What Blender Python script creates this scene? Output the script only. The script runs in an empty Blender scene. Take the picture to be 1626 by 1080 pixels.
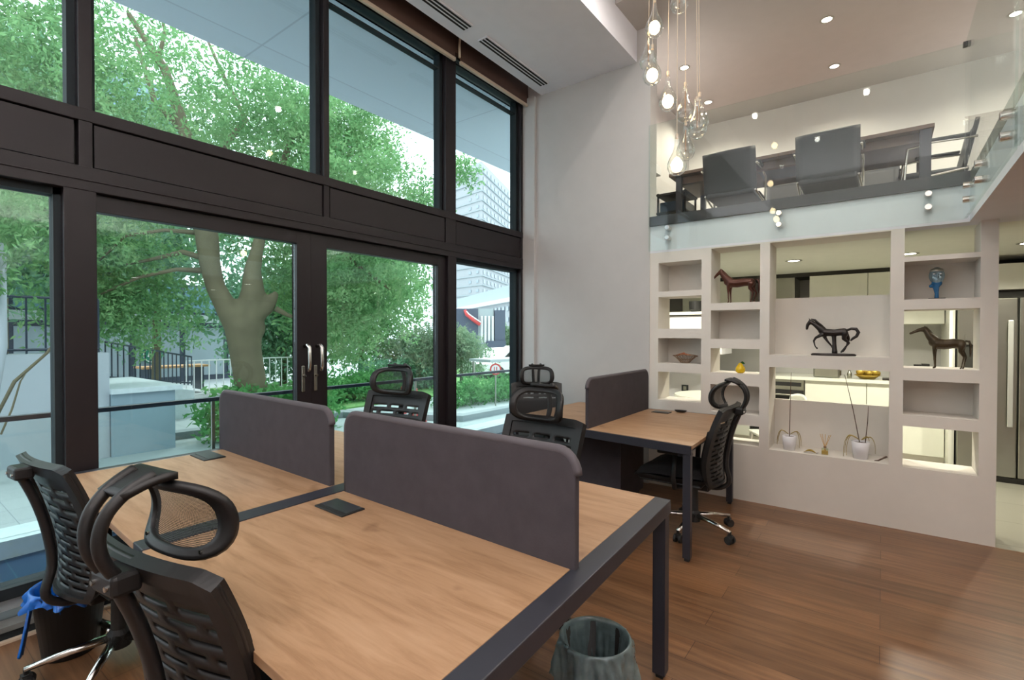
import bpy, math, random
import numpy as np
from mathutils import Vector, Matrix
PI = math.pi
C = bpy.context.scene.collection
sc = bpy.context.scene
random.seed(7)

# ---------------------------------------------------------------- camera
cam_d = bpy.data.cameras.new('camera'); cam = bpy.data.objects.new('camera', cam_d); C.objects.link(cam)
cam_d.sensor_fit = 'HORIZONTAL'; cam_d.sensor_width = 36.0
cam_d.lens = 787.0 / 1626.0 * 36.0
cam_d.clip_start = 0.05; cam_d.clip_end = 500
YAW, PITCH, ROLL = math.radians(36.8004), math.radians(-0.6759), math.radians(0.0675)
fw = Vector((math.cos(YAW)*math.cos(PITCH), math.sin(YAW)*math.cos(PITCH), math.sin(PITCH)))
rt = Vector((math.sin(YAW), -math.cos(YAW), 0)); up = rt.cross(fw)
cr, sr = math.cos(ROLL), math.sin(ROLL)
r2 = rt*cr + up*sr; u2 = up*cr - rt*sr
mw = Matrix((r2, u2, -fw)).transposed().to_4x4(); mw.translation = (0, 0, 1.46)
cam.matrix_world = mw
sc.camera = cam

# ---------------------------------------------------------------- world, exposure
sc.view_settings.view_transform = 'Standard'; sc.view_settings.look = 'None'
sc.view_settings.gamma = 1.0; sc.view_settings.exposure = 0.0; sc.view_settings.use_curve_mapping = False
w = bpy.data.worlds.new('world'); sc.world = w; w.use_nodes = True
nt = w.node_tree; bg = nt.nodes['Background']
bg.inputs[0].default_value = (0.93, 0.97, 1.0, 1); bg.inputs[1].default_value = 3.2
sun_d = bpy.data.lights.new('sun', 'SUN'); sun = bpy.data.objects.new('sun', sun_d); C.objects.link(sun)
sun_d.energy = 3.5; sun_d.angle = math.radians(25); sun_d.color = (1, .97, .92)
sun.rotation_euler = (math.radians(-28), math.radians(24), 0)
cy = sc.cycles
cy.max_bounces = 8; cy.diffuse_bounces = 4; cy.glossy_bounces = 4; cy.transmission_bounces = 6; cy.transparent_max_bounces = 24
cy.use_denoising = True; cy.sample_clamp_indirect = 4.0; cy.caustics_reflective = False; cy.caustics_refractive = False

def spot(name, loc, power, size=150, col=(1, .86, .7), rad=.05, rot=None, blend=1.0):
    d = bpy.data.lights.new(name, 'SPOT'); d.energy = power; d.spot_size = math.radians(size); d.spot_blend = blend
    d.color = col; d.shadow_soft_size = rad
    o = bpy.data.objects.new(name, d); C.objects.link(o); o.location = loc
    if rot: o.rotation_euler = rot
    return o
# recessed downlights, fittings built further down; the void set is added as unseen fill
MEZZ_SPOTS = [(5.60, .45), (6.62, .457), (5.65, 1.81), (6.67, 1.83), (5.6, -.97), (6.55, -.97)]
VOID_FILL_SPOTS = [(2.6, -.35), (1.1, .2), (-.4, .9), (1.2, 1.55), (-1.0, -1.0), (-1.6, 1.6), (3.4, 1.5), (-.2, -2.6), (3.75, 1.15), (3.75, -.2)]
UNDER_SPOTS = [(3.8, -1.3), (2.4, -1.6), (3.9, -2.8)]
KITCH_SPOTS = [(6.06, .77), (6.08, -1.0), (6.0, 1.9), (6.2, -.2)]
for x, y in MEZZ_SPOTS: spot('mezzanine_downlight_lamp', (x, y, 4.42), 92, rad=.03)
for x, y in VOID_FILL_SPOTS: spot('void_downlight_lamp', (x, y, 4.71), 52, col=(1, .92, .84), rad=.035)
for x, y in UNDER_SPOTS: spot('gallery_downlight_lamp', (x, y, 2.22), 22, rad=.03)
for x, y in KITCH_SPOTS: spot('kitchen_downlight_lamp', (x, y, 2.22), 105, col=(1, .95, .78), rad=.03)

# unseen uplight troughs added to brighten the ceilings (housings are built with the room); x0, y0, x1, y1, z, watts
FILL_TROUGHS = [(-2.45, -3.5, -2.45, 2.5, 3.0, 420), (-2.0, -4.85, 3.5, -4.85, 3.3, 300), (4.95, 2.2, 5.75, 2.2, 3.35, 7), (7.3, -4.6, 7.3, -1.9, 3.35, 90)]
for x0, y0, x1, y1, z, p in FILL_TROUGHS:
    d = bpy.data.lights.new('uplight_trough_lamp', 'AREA'); d.shape = 'RECTANGLE'; d.energy = p; d.color = (1, .93, .88)
    d.size = max(abs(x1-x0), .14); d.size_y = max(abs(y1-y0), .14)
    o = bpy.data.objects.new('uplight_trough_lamp', d); C.objects.link(o); o.location = ((x0+x1)/2, (y0+y1)/2, z+.06); o.rotation_euler = (PI, 0, 0)

# ---------------------------------------------------------------- materials
def new_mat(name):
    m = bpy.data.materials.new(name); m.use_nodes = True
    return m, m.node_tree, m.node_tree.nodes['Principled BSDF']
def sock(n, v, inp):
    n.inputs[inp].default_value = v
def plain(name, col, rough=.5, metal=0, spec=.5, noise=0, nscale=8, coat=0, bump=0, bscale=200):
    m, t, b = new_mat(name)
    b.inputs['Base Color'].default_value = (*col, 1); b.inputs['Roughness'].default_value = rough
    b.inputs['Metallic'].default_value = metal; b.inputs['Specular IOR Level'].default_value = spec
    b.inputs['Coat Weight'].default_value = coat
    tc = t.nodes.new('ShaderNodeTexCoord')
    n = t.nodes.new('ShaderNodeTexNoise'); n.inputs['Scale'].default_value = nscale; n.inputs['Detail'].default_value = 4
    t.links.new(tc.outputs['Object'], n.inputs['Vector'])
    mx = t.nodes.new('ShaderNodeMix'); mx.data_type = 'RGBA'
    k = noise if noise else .04
    mx.inputs[6].default_value = (*[c*(1-k) for c in col], 1); mx.inputs[7].default_value = (*[min(1, c*(1+k)) for c in col], 1)
    t.links.new(n.outputs['Fac'], mx.inputs[0]); t.links.new(mx.outputs[2], b.inputs['Base Color'])
    if bump:
        n2 = t.nodes.new('ShaderNodeTexNoise'); n2.inputs['Scale'].default_value = bscale
        t.links.new(tc.outputs['Object'], n2.inputs['Vector'])
        bp = t.nodes.new('ShaderNodeBump'); bp.inputs['Strength'].default_value = bump; bp.inputs['Distance'].default_value = .002
        t.links.new(n2.outputs['Fac'], bp.inputs['Height']); t.links.new(bp.outputs['Normal'], b.inputs['Normal'])
    return m
def glass(name, tint=(.9, .96, .96), refl=1.0, rough=0.0):
    m = bpy.data.materials.new(name); m.use_nodes = True; t = m.node_tree; t.nodes.clear()
    o = t.nodes.new('ShaderNodeOutputMaterial'); mx = t.nodes.new('ShaderNodeMixShader')
    tr = t.nodes.new('ShaderNodeBsdfTransparent'); tr.inputs[0].default_value = (*tint, 1)
    gl = t.nodes.new('ShaderNodeBsdfGlossy'); gl.inputs['Roughness'].default_value = rough
    gl.inputs['Color'].default_value = (.95, .98, 1, 1)
    lw = t.nodes.new('ShaderNodeLayerWeight'); lw.inputs[0].default_value = .5
    pw = t.nodes.new('ShaderNodeMath'); pw.operation = 'POWER'; pw.inputs[1].default_value = 5
    ma = t.nodes.new('ShaderNodeMath'); ma.operation = 'MULTIPLY_ADD'; ma.inputs[1].default_value = .8*refl; ma.inputs[2].default_value = .04*refl
    t.links.new(lw.outputs['Facing'], pw.inputs[0]); t.links.new(pw.outputs[0], ma.inputs[0]); t.links.new(ma.outputs[0], mx.inputs[0])
    t.links.new(tr.outputs[0], mx.inputs[1]); t.links.new(gl.outputs[0], mx.inputs[2]); t.links.new(mx.outputs[0], o.inputs[0])
    return m
def emit(name, col, s):
    m, t, b = new_mat(name); b.inputs['Base Color'].default_value = (*col, 1)
    b.inputs['Emission Color'].default_value = (*col, 1); b.inputs['Emission Strength'].default_value = s
    return m
def wood(name, c1, c2, c3, sx, sy, rough=.4, planks=None, coat=0):
    """grain runs along object Y"""
    m, t, b = new_mat(name); N = t.nodes; K = t.links
    tc = N.new('ShaderNodeTexCoord')
    mp = N.new('ShaderNodeMapping'); mp.inputs['Scale'].default_value = (sx, sy, sx)
    K.new(tc.outputs['Object'], mp.inputs[0])
    n1 = N.new('ShaderNodeTexNoise'); n1.inputs['Scale'].default_value = 1; n1.inputs['Detail'].default_value = 7; n1.inputs['Roughness'].default_value = .65
    n1.inputs['Distortion'].default_value = .6
    K.new(mp.outputs[0], n1.inputs['Vector'])
    cr = N.new('ShaderNodeValToRGB'); e = cr.color_ramp.elements
    e[0].position = .28; e[0].color = (*c1, 1); e[1].position = .74; e[1].color = (*c3, 1)
    q = cr.color_ramp.elements.new(.5); q.color = (*c2, 1)
    K.new(n1.outputs['Fac'], cr.inputs[0])
    last = cr.outputs[0]
    if planks:
        mp2 = N.new('ShaderNodeMapping'); mp2.inputs['Rotation'].default_value = (0, 0, PI/2)
        K.new(tc.outputs['Object'], mp2.inputs[0])
        bk = N.new('ShaderNodeTexBrick'); bk.inputs['Scale'].default_value = 1
        bk.inputs['Brick Width'].default_value = planks[0]; bk.inputs['Row Height'].default_value = planks[1]
        bk.inputs['Mortar Size'].default_value = .0015; bk.inputs['Color1'].default_value = (.8, .8, .8, 1); bk.inputs['Color2'].default_value = (1.12, 1.08, 1.02, 1)
        bk.inputs['Mortar'].default_value = (.35, .3, .28, 1); bk.offset = .37
        K.new(mp2.outputs[0], bk.inputs['Vector'])
        ml = N.new('ShaderNodeMix'); ml.data_type = 'RGBA'; ml.blend_type = 'MULTIPLY'; ml.inputs[0].default_value = 1
        K.new(last, ml.inputs[6]); K.new(bk.outputs[0], ml.inputs[7]); last = ml.outputs[2]
    else:   # knots
        v = N.new('ShaderNodeTexVoronoi'); v.inputs['Scale'].default_value = 1.0
        mp3 = N.new('ShaderNodeMapping'); mp3.inputs['Scale'].default_value = (4.2, 2.2, 3)
        n3 = N.new('ShaderNodeTexNoise'); n3.inputs['Scale'].default_value = 6
        K.new(tc.outputs['Object'], mp3.inputs[0]); 
        av = N.new('ShaderNodeVectorMath'); av.operation = 'ADD'; K.new(mp3.outputs[0], av.inputs[0])
        K.new(tc.outputs['Object'], n3.inputs['Vector']); K.new(n3.outputs['Color'], av.inputs[1]); K.new(av.outputs[0], v.inputs['Vector'])
        r3 = N.new('ShaderNodeValToRGB'); r3.color_ramp.elements[0].position = .03; r3.color_ramp.elements[0].color = (.45, .36, .30, 1)
        r3.color_ramp.elements[1].position = .16; r3.color_ramp.elements[1].color = (1, 1, 1, 1)
        K.new(v.outputs['Distance'], r3.inputs[0])
        ml = N.new('ShaderNodeMix'); ml.data_type = 'RGBA'; ml.blend_type = 'MULTIPLY'; ml.inputs[0].default_value = .8
        K.new(last, ml.inputs[6]); K.new(r3.outputs[0], ml.inputs[7]); last = ml.outputs[2]
    K.new(last, b.inputs['Base Color']); b.inputs['Roughness'].default_value = rough
    b.inputs['Coat Weight'].default_value = coat; b.inputs['Coat Roughness'].default_value = .15
    bp = N.new('ShaderNodeBump'); bp.inputs['Strength'].default_value = .15; bp.inputs['Distance'].default_value = .002
    K.new(n1.outputs['Fac'], bp.inputs['Height']); K.new(bp.outputs[0], b.inputs['Normal'])
    return m
def leafmat(name, c1, c2, c3):
    m, t, b = new_mat(name); N = t.nodes; K = t.links
    N.remove(b); out = N['Material Output']
    tc = N.new('ShaderNodeTexCoord'); n = N.new('ShaderNodeTexNoise'); n.inputs['Scale'].default_value = 1.6; n.inputs['Detail'].default_value = 6; n.inputs['Roughness'].default_value = .8
    K.new(tc.outputs['Object'], n.inputs['Vector'])
    r = N.new('ShaderNodeValToRGB'); e = r.color_ramp.elements
    e[0].position = .33; e[0].color = (*c1, 1); e[1].position = .68; e[1].color = (*c3, 1); q = e.new(.5); q.color = (*c2, 1)
    K.new(n.outputs['Fac'], r.inputs[0])
    d = N.new('ShaderNodeBsdfDiffuse'); tl = N.new('ShaderNodeBsdfTranslucent'); mx = N.new('ShaderNodeMixShader'); mx.inputs[0].default_value = .45
    K.new(r.outputs[0], d.inputs[0]); K.new(r.outputs[0], tl.inputs[0]); K.new(d.outputs[0], mx.inputs[1]); K.new(tl.outputs[0], mx.inputs[2])
    K.new(mx.outputs[0], out.inputs[0])
    return m
def holes(name, col, scale, keep=.55):
    """woven office-chair mesh: a fine grid of holes"""
    m = bpy.data.materials.new(name); m.use_nodes = True; t = m.node_tree; N = t.nodes; K = t.links; b = N['Principled BSDF']
    b.inputs['Base Color'].default_value = (*col, 1); b.inputs['Roughness'].default_value = .8
    tc = N.new('ShaderNodeTexCoord'); sp = N.new('ShaderNodeSeparateXYZ'); K.new(tc.outputs['Object'], sp.inputs[0])
    def sn(axis, ph):
        a = N.new('ShaderNodeMath'); a.operation = 'MULTIPLY_ADD'; a.inputs[1].default_value = scale; a.inputs[2].default_value = ph; K.new(sp.outputs[axis], a.inputs[0])
        s = N.new('ShaderNodeMath'); s.operation = 'SINE'; K.new(a.outputs[0], s.inputs[0]); return s
    a, c = sn(1, 0), sn(2, 0)
    ml = N.new('ShaderNodeMath'); ml.operation = 'MULTIPLY'; K.new(a.outputs[0], ml.inputs[0]); K.new(c.outputs[0], ml.inputs[1])
    g = N.new('ShaderNodeMath'); g.operation = 'GREATER_THAN'; g.inputs[1].default_value = keep
    ab = N.new('ShaderNodeMath'); ab.operation = 'ABSOLUTE'; K.new(ml.outputs[0], ab.inputs[0]); K.new(ab.outputs[0], g.inputs[0])
    tr = N.new('ShaderNodeBsdfTransparent'); mx = N.new('ShaderNodeMixShader')
    K.new(g.outputs[0], mx.inputs[0]); K.new(b.outputs[0], mx.inputs[1]); K.new(tr.outputs[0], mx.inputs[2]); K.new(mx.outputs[0], N['Material Output'].inputs[0])
    return m
def tiles(name, col, grout, sz, rough=.2):
    m, t, b = new_mat(name); N = t.nodes; K = t.links
    tc = N.new('ShaderNodeTexCoord'); bk = N.new('ShaderNodeTexBrick'); bk.offset = 0
    bk.inputs['Scale'].default_value = 1; bk.inputs['Brick Width'].default_value = sz; bk.inputs['Row Height'].default_value = sz
    bk.inputs['Mortar Size'].default_value = .004*max(1, sz); bk.inputs['Color1'].default_value = (*col, 1); bk.inputs['Color2'].default_value = (*[c*.96 for c in col], 1); bk.inputs['Mortar'].default_value = (*grout, 1)
    K.new(tc.outputs['Object'], bk.inputs['Vector']); K.new(bk.outputs[0], b.inputs['Base Color']); b.inputs['Roughness'].default_value = rough
    return m

def liner_mat():
    m = glass('clear_bin_liner', (.55, .68, .70), 3.5, .15); t = m.node_tree
    o = t.nodes['Material Output']; src = o.inputs[0].links[0].from_socket
    d = t.nodes.new('ShaderNodeBsdfTranslucent'); d.inputs[0].default_value = (.45, .62, .66, 1); d2 = t.nodes.new('ShaderNodeBsdfDiffuse'); d2.inputs[0].default_value = (.36, .50, .53, 1)
    a = t.nodes.new('ShaderNodeMixShader'); b = t.nodes.new('ShaderNodeMixShader'); a.inputs[0].default_value = .6
    tc = t.nodes.new('ShaderNodeTexCoord'); n = t.nodes.new('ShaderNodeTexNoise'); n.inputs['Scale'].default_value = 14; n.inputs['Detail'].default_value = 5
    t.links.new(tc.outputs['Object'], n.inputs['Vector']); t.links.new(n.outputs['Fac'], b.inputs[0])
    t.links.new(d.outputs[0], a.inputs[1]); t.links.new(d2.outputs[0], a.inputs[2]); t.links.new(src, b.inputs[1]); t.links.new(a.outputs[0], b.inputs[2]); t.links.new(b.outputs[0], o.inputs[0])
    return m
M = dict(
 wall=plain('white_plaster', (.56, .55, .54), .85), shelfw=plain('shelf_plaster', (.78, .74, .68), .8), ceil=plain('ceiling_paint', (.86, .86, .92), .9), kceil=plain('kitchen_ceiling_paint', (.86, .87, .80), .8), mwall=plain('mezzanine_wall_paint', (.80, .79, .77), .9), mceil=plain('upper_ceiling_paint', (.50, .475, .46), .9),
 frame=plain('dark_bronze_aluminium', (.013, .010, .012), .42, spec=.3), framed=plain('dark_frame_inner', (.014, .020, .024), .7, spec=.25),
 desk=wood('light_oak', (.235, .125, .060), (.35, .205, .112), (.43, .27, .16), 24, 2.6, .45),
 floor=wood('dark_oak_floor', (.10, .043, .018), (.17, .082, .038), (.26, .135, .068), 26, 1.6, .33, planks=(1.9, .16)),
 metal=plain('anthracite_steel', (.026, .027, .036), .40, spec=.45), screen=plain('grey_felt', (.047, .040, .047), .95, noise=.25, nscale=14, bump=.3),
 screenp=plain('felt_piping', (.085, .075, .085), .9), black=plain('black_plastic', (.011, .0105, .011), .45, spec=.4), blackf=plain('black_fabric', (.006, .006, .007), .95),
 chrome=plain('chrome', (.75, .72, .68), .16, metal=1), steel=plain('brushed_steel', (.36, .36, .31), .3, metal=.95), steelw=plain('satin_handle', (.62, .64, .60), .35, metal=.6), rubber=plain('rubber', (.012, .012, .012), .6),
 win=glass('window_glass', (.86, .94, .95), 1.0), bal=glass('balustrade_glass', (.93, .97, .955), .62), clear=glass('clear_bulb_glass', (.97, .97, .95), 2.6),
 led=emit('downlight_led', (1, .93, .82), 12), filament=emit('lit_bulb', (1, .74, .44), 26), blind=plain('brown_blind', (.06, .028, .018), .8), cream=plain('cream_rail', (.62, .52, .40), .5),
 white=plain('white_lacquer', (.82, .83, .74), .18), whitep=plain('white_porcelain', (.78, .77, .80), .25), mesh=holes('headrest_mesh', (.012, .011, .011), 900, .42),
 bronze=plain('bronze_brown', (.075, .022, .012), .32, metal=.35, noise=.4, nscale=30), darkb=plain('dark_bronze', (.018, .012, .010), .35, metal=.3), patina=plain('patina_bronze', (.055, .038, .018), .4, metal=.35, noise=.5, nscale=25),
 blue=plain('blue_glaze', (.02, .12, .28), .2, noise=.5, nscale=20), silverb=plain('silver_blue', (.30, .42, .48), .22, metal=.5, noise=.3, nscale=15), yellow=plain('yellow_glaze', (.80, .52, .01), .25),
 gleaf=leafmat('pear_leaf', (.03, .12, .02), (.04, .16, .03), (.06, .2, .04)), dry=plain('dried_leaf', (.30, .21, .045), .7, noise=.4, nscale=20), stick=plain('dry_stem', (.09, .05, .03), .7),
 reed=plain('rattan', (.62, .38, .13), .6), wire=plain('copper_wire', (.28, .17, .10), .35, metal=.6), orange=plain('orange_leaf', (.36, .09, .02), .5), gold=plain('gold', (.50, .34, .06), .35, metal=.5),
 bag=plain('blue_bag', (.005, .12, .50), .35), wbag=liner_mat(), tile=tiles('cream_floor_tile', (.34, .33, .27), (.26, .25, .20), .6),
 dark=plain('dark_gap', (.02, .02, .015), .6), mezzwood=plain('mezzanine_edge', (.05, .045, .05), .5), tablew=plain('walnut_underside', (.11, .065, .045), .5), chairg=plain('charcoal_leather', (.035, .038, .045), .5),
 deck=tiles('deck_tile', (.008, .035, .09), (.02, .07, .12), .6, .35), ledge=plain('pale_stone', (.62, .70, .73), .5, noise=.15, nscale=12), railm=plain('navy_rail', (.02, .035, .06), .35),
 soffit=tiles('soffit_panel', (.72, .80, .90), (.55, .62, .72), 2.3, .8), conc=plain('pale_concrete', (.42, .46, .50), .9, noise=.12, nscale=1.3), concb=plain('blue_grey_concrete', (.27, .36, .42), .85, noise=.1, nscale=1.5),
 road=plain('asphalt', (.36, .40, .41), .95, noise=.12, nscale=.7), pave=tiles('paving', (.46, .49, .5), (.3, .33, .35), .5, .9), kerb=plain('kerb_stone', (.30, .33, .35), .9), bark=plain('plane_bark', (.145, .125, .075), .95, noise=.45, nscale=3, bump=.8, bscale=14),
 leaf=leafmat('plane_leaves', (.09, .22, .09), (.20, .40, .17), (.36, .56, .26)), leaf2=leafmat('back_leaves', (.11, .25, .15), (.22, .42, .27), (.38, .58, .38)), hedge=leafmat('hedge_leaves', (.06, .22, .07), (.13, .36, .12), (.24, .5, .2)), grey=leafmat('greygreen_leaves', (.12, .22, .14), (.24, .36, .22), (.38, .46, .28)),
 tower=plain('tower_render', (.42, .43, .45), .9), towerw=plain('tower_window', (.36, .42, .48), .3), slab=plain('slab_block', (.38, .42, .44), .9), slabroof=plain('block_roof', (.42, .47, .48), .9), navy=plain('dark_cladding', (.07, .085, .13), .5), red=plain('red_paint', (.62, .06, .06), .45), whitepaint=plain('white_paint', (.8, .8, .8), .5),
 glassb=plain('blue_facade_glass', (.18, .30, .40), .15), green=plain('green_sign', (.03, .25, .16), .4), orangec=plain('orange_awning', (.66, .36, .16), .7), grass=plain('lawn', (.16, .34, .10), .95, noise=.4, nscale=3), lamp=emit('lantern', (1, .9, .6), 1.5),
 switch=plain('charcoal_switch', (.03, .035, .04), .4), concf=plain('sill_screed', (.16, .17, .165), .9, noise=.5, nscale=12), grate=plain('vent_slot', (.004, .004, .004), .9), skyl=plain('white_reveal', (.75, .75, .78), .9),
)

# ---------------------------------------------------------------- mesh helpers
class MB:
    def __init__(s): s.v = []; s.f = []; s.w = None
    def add(s, vs, fs):
        b = len(s.v)
        s.v += [s.w(*p) if s.w else tuple(p) for p in vs]; s.f += [tuple(b+i for i in f) for f in fs]; return s
    def box(s, x0, x1, y0, y1, z0, z1):
        x0, x1 = min(x0, x1), max(x0, x1); y0, y1 = min(y0, y1), max(y0, y1); z0, z1 = min(z0, z1), max(z0, z1)
        return s.add([(x0,y0,z0),(x1,y0,z0),(x1,y1,z0),(x0,y1,z0),(x0,y0,z1),(x1,y0,z1),(x1,y1,z1),(x0,y1,z1)],
                     [(0,3,2,1),(4,5,6,7),(0,1,5,4),(1,2,6,5),(2,3,7,6),(3,0,4,7)])
    def tube(s, pts, rad, n=8, cap=True, flat=1.0, upv=None):
        pts = [Vector(p) for p in pts]; m = len(pts)
        if not isinstance(rad, (list, tuple)): rad = [rad]*m
        vs = []; prev = None
        for i, p in enumerate(pts):
            d = (pts[min(i+1, m-1)] - pts[max(i-1, 0)])
            d = d.normalized() if d.length > 1e-9 else Vector((0, 0, 1))
            if prev is None:
                a = Vector(upv) if upv else (Vector((0, 0, 1)) if abs(d.z) < .9 else Vector((1, 0, 0)))
                prev = (a - d*a.dot(d)).normalized()
            else: prev = (prev - d*prev.dot(d)).normalized()
            q = d.cross(prev)
            for k in range(n):
                t = 2*PI*(k+.5)/n; vs.append(tuple(p + (prev*math.cos(t)*flat + q*math.sin(t))*rad[i]))
        fs = [(i*n+k, i*n+(k+1) % n, (i+1)*n+(k+1) % n, (i+1)*n+k) for i in range(m-1) for k in range(n)]
        if cap: fs += [tuple(range(n))[::-1], tuple((m-1)*n+k for k in range(n))]
        return s.add(vs, fs)
    def cyl(s, p0, p1, r, r1=None, n=16): return s.tube([p0, p1], [r, r if r1 is None else r1], n)
    def lathe(s, prof, c=(0, 0, 0), n=24, closed=False):
        vs = [(c[0]+r*math.cos(2*PI*k/n), c[1]+r*math.sin(2*PI*k/n), c[2]+z) for r, z in prof for k in range(n)]
        m = len(prof)
        fs = [(i*n+k, i*n+(k+1) % n, (i+1)*n+(k+1) % n, (i+1)*n+k) for i in range(m-1) for k in range(n)]
        if closed: fs += [tuple(range(n))[::-1], tuple((m-1)*n+k for k in range(n))]
        return s.add(vs, fs)
    def ball(s, c, r, n=12, sc=(1, 1, 1)):
        m = n//2+1
        vs = [(c[0]+sc[0]*r*math.sin(PI*i/m)*math.cos(2*PI*k/n), c[1]+sc[1]*r*math.sin(PI*i/m)*math.sin(2*PI*k/n), c[2]+sc[2]*r*math.cos(PI*i/m)) for i in range(1, m) for k in range(n)]
        vs += [(c[0], c[1], c[2]+sc[2]*r), (c[0], c[1], c[2]-sc[2]*r)]; T = len(vs)-2
        fs = [(i*n+k, (i+1)*n+k, (i+1)*n+(k+1) % n, i*n+(k+1) % n) for i in range(m-2) for k in range(n)]
        fs += [(T, k, (k+1) % n) for k in range(n)] + [(T+1, (m-2)*n+(k+1) % n, (m-2)*n+k) for k in range(n)]
        return s.add(vs, fs)
    def surf(s, fn, ns, nt, keep=None, s0=-1, s1=1, t0=0, t1=1):
        vs = [fn(s0+(s1-s0)*i/ns, t0+(t1-t0)*j/nt) for j in range(nt+1) for i in range(ns+1)]
        fs = [(j*(ns+1)+i, j*(ns+1)+i+1, (j+1)*(ns+1)+i+1, (j+1)*(ns+1)+i) for j in range(nt) for i in range(ns) if keep is None or keep(i, j)]
        return s.add(vs, fs)
    def prism(s, poly, axis, a0, a1):
        """poly of 2D points extruded along axis 0/1/2"""
        n = len(poly)
        def P(a, q):
            return (a, q[0], q[1]) if axis == 0 else ((q[0], a, q[1]) if axis == 1 else (q[0], q[1], a))
        vs = [P(a0, q) for q in poly] + [P(a1, q) for q in poly]
        return s.add(vs, [tuple(range(n))[::-1], tuple(range(n, 2*n))] + [(i, (i+1) % n, n+(i+1) % n, n+i) for i in range(n)])
    def build(s, name, mat, parent=None, smooth=False, bevel=0, solid=0, remesh=0, sub=0, auto=True):
        me = bpy.data.meshes.new(name); me.from_pydata(s.v, [], s.f); me.update()
        if remesh or bevel or smooth:
            import bmesh
            bm = bmesh.new(); bm.from_mesh(me); bmesh.ops.remove_doubles(bm, verts=bm.verts, dist=1e-5)
            if not remesh: bmesh.ops.recalc_face_normals(bm, faces=bm.faces)
            bm.to_mesh(me); bm.free()
        me.materials.append(M[mat] if isinstance(mat, str) else mat)
        o = bpy.data.objects.new(name, me); C.objects.link(o)
        if parent: o.parent = parent
        if smooth:
            for p in me.polygons: p.use_smooth = True
        if sub:
            md = o.modifiers.new('s', 'SUBSURF'); md.levels = md.render_levels = sub
        if solid:
            md = o.modifiers.new('t', 'SOLIDIFY'); md.thickness = solid; md.offset = 0
        if remesh:
            md = o.modifiers.new('r', 'REMESH'); md.mode = 'VOXEL'; md.voxel_size = remesh; md.use_smooth_shade = True
            md = o.modifiers.new('m', 'SMOOTH'); md.iterations = 3; md.factor = .5
        if bevel:
            md = o.modifiers.new('b', 'BEVEL'); md.width = bevel; md.segments = 2; md.limit_method = 'ANGLE'; md.angle_limit = math.radians(40)
            md.use_clamp_overlap = True
        return o
def tag(o, label, cat, group=None, kind=None):
    o['label'] = label; o['category'] = cat
    if group: o['group'] = group
    if kind: o['kind'] = kind
    return o
def thing(name, label, cat, loc=(0, 0, 0), rz=0, group=None):
    o = bpy.data.objects.new(name, None); C.objects.link(o); o.location = loc; o.rotation_euler = (0, 0, rz)
    o.empty_display_size = .1
    return tag(o, label, cat, group)
def struct(name, mb, mat, parent=None, **k):
    o = mb.build(name, mat, parent, **k)
    if not parent: o['kind'] = 'structure'
    return o
def hold(name, loc=(0, 0, 0)):
    o = bpy.data.objects.new(name, None); C.objects.link(o); o.location = loc; o['kind'] = 'structure'; return o
def copy_tree(o, parent=None):
    c = o.copy(); C.objects.link(c); c.parent = parent
    for ch in [x for x in o.children]: copy_tree(ch, c)
    return c
B = lambda *a: MB().box(*a)

# ================================================================ ROOM SHELL
X0, Y0 = -2.6, -5.0
struct('floor', B(X0, 4.70, Y0, 3.40, -.12, 0), 'floor')
struct('floor_kitchen', B(4.70, 8.0, Y0, 3.40, -.12, 0), 'tile')
# window-side wall above the head and beside the frame
struct('wall_window', B(X0, 4.9, 3.36, 3.52, 4.12, 4.6), 'frame')
# wall to the left of the shelves
struct('wall_left', B(4.69, 4.86, 1.83, 3.52, 0, 4.46), 'wall')
struct('wall_rear', B(X0-.15, X0, Y0, 3.52, 0, 4.9), 'wall')
struct('wall_right', B(X0, 8.0, Y0-.15, Y0, 0, 4.9), 'wall')
struct('wall_mezzanine', B(7.4, 7.55, Y0, 2.6, 2.6, 4.46), 'mwall')
struct('wall_mezzanine_side', B(4.86, 7.55, 2.3, 2.45, 2.6, 4.46), 'wall')
struct('wall_kitchen', B(7.85, 8.0, Y0, 3.4, 0, 2.25), 'wall')
struct('wall_kitchen_side', B(4.86, 7.85, 3.25, 3.4, 0, 2.25), 'wall')
struct('trim_column_return', B(4.655, 4.69, 3.17, 3.33, 0, 4.15), 'wall')
# ceilings
mb = MB(); mb.box(X0, 4.69, 1.97, 3.10, 4.15, 4.9); mb.box(X0, 4.69, 3.10, 3.52, 4.6, 4.9)
struct('ceiling_window_strip', mb, 'ceil')
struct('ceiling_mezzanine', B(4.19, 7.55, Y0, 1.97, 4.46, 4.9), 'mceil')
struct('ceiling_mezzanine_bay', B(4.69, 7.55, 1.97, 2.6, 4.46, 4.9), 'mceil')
struct('ceiling_void', B(X0, 4.19, Y0, 1.97, 4.75, 4.9), 'skyl')
# mezzanine slab, L-shaped
struct('ceiling_kitchen', B(4.86, 8.0, Y0, 3.4, 2.25, 2.51), 'kceil')
struct('trim_fascia', B(4.70, 4.86, -.48, 1.83, 2.25, 2.51), 'ceil')
struct('ceiling_gallery', B(1.2, 4.86, Y0, -.48, 2.25, 2.51), 'ceil')
mb = MB(); mb.box(4.695, 7.4, -.48, 1.83, 2.51, 2.60); mb.box(4.86, 7.4, 1.83, 2.3, 2.51, 2.60); mb.box(1.2, 7.4, Y0, -.48, 2.51, 2.60)
struct('floor_mezzanine', mb, 'tile')
struct('trim_mezzanine_edge', B(4.680, 4.6949, -.48, 1.83, 2.51, 2.602), 'mezzwood')
# baseboards
struct('baseboard_left', B(4.675, 4.69, 1.83, 3.17, 0, .075), 'wall')
struct('trim_floor_strip', B(X0, 4.66, 3.285, 3.33, 0, .012), 'cream')

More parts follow.
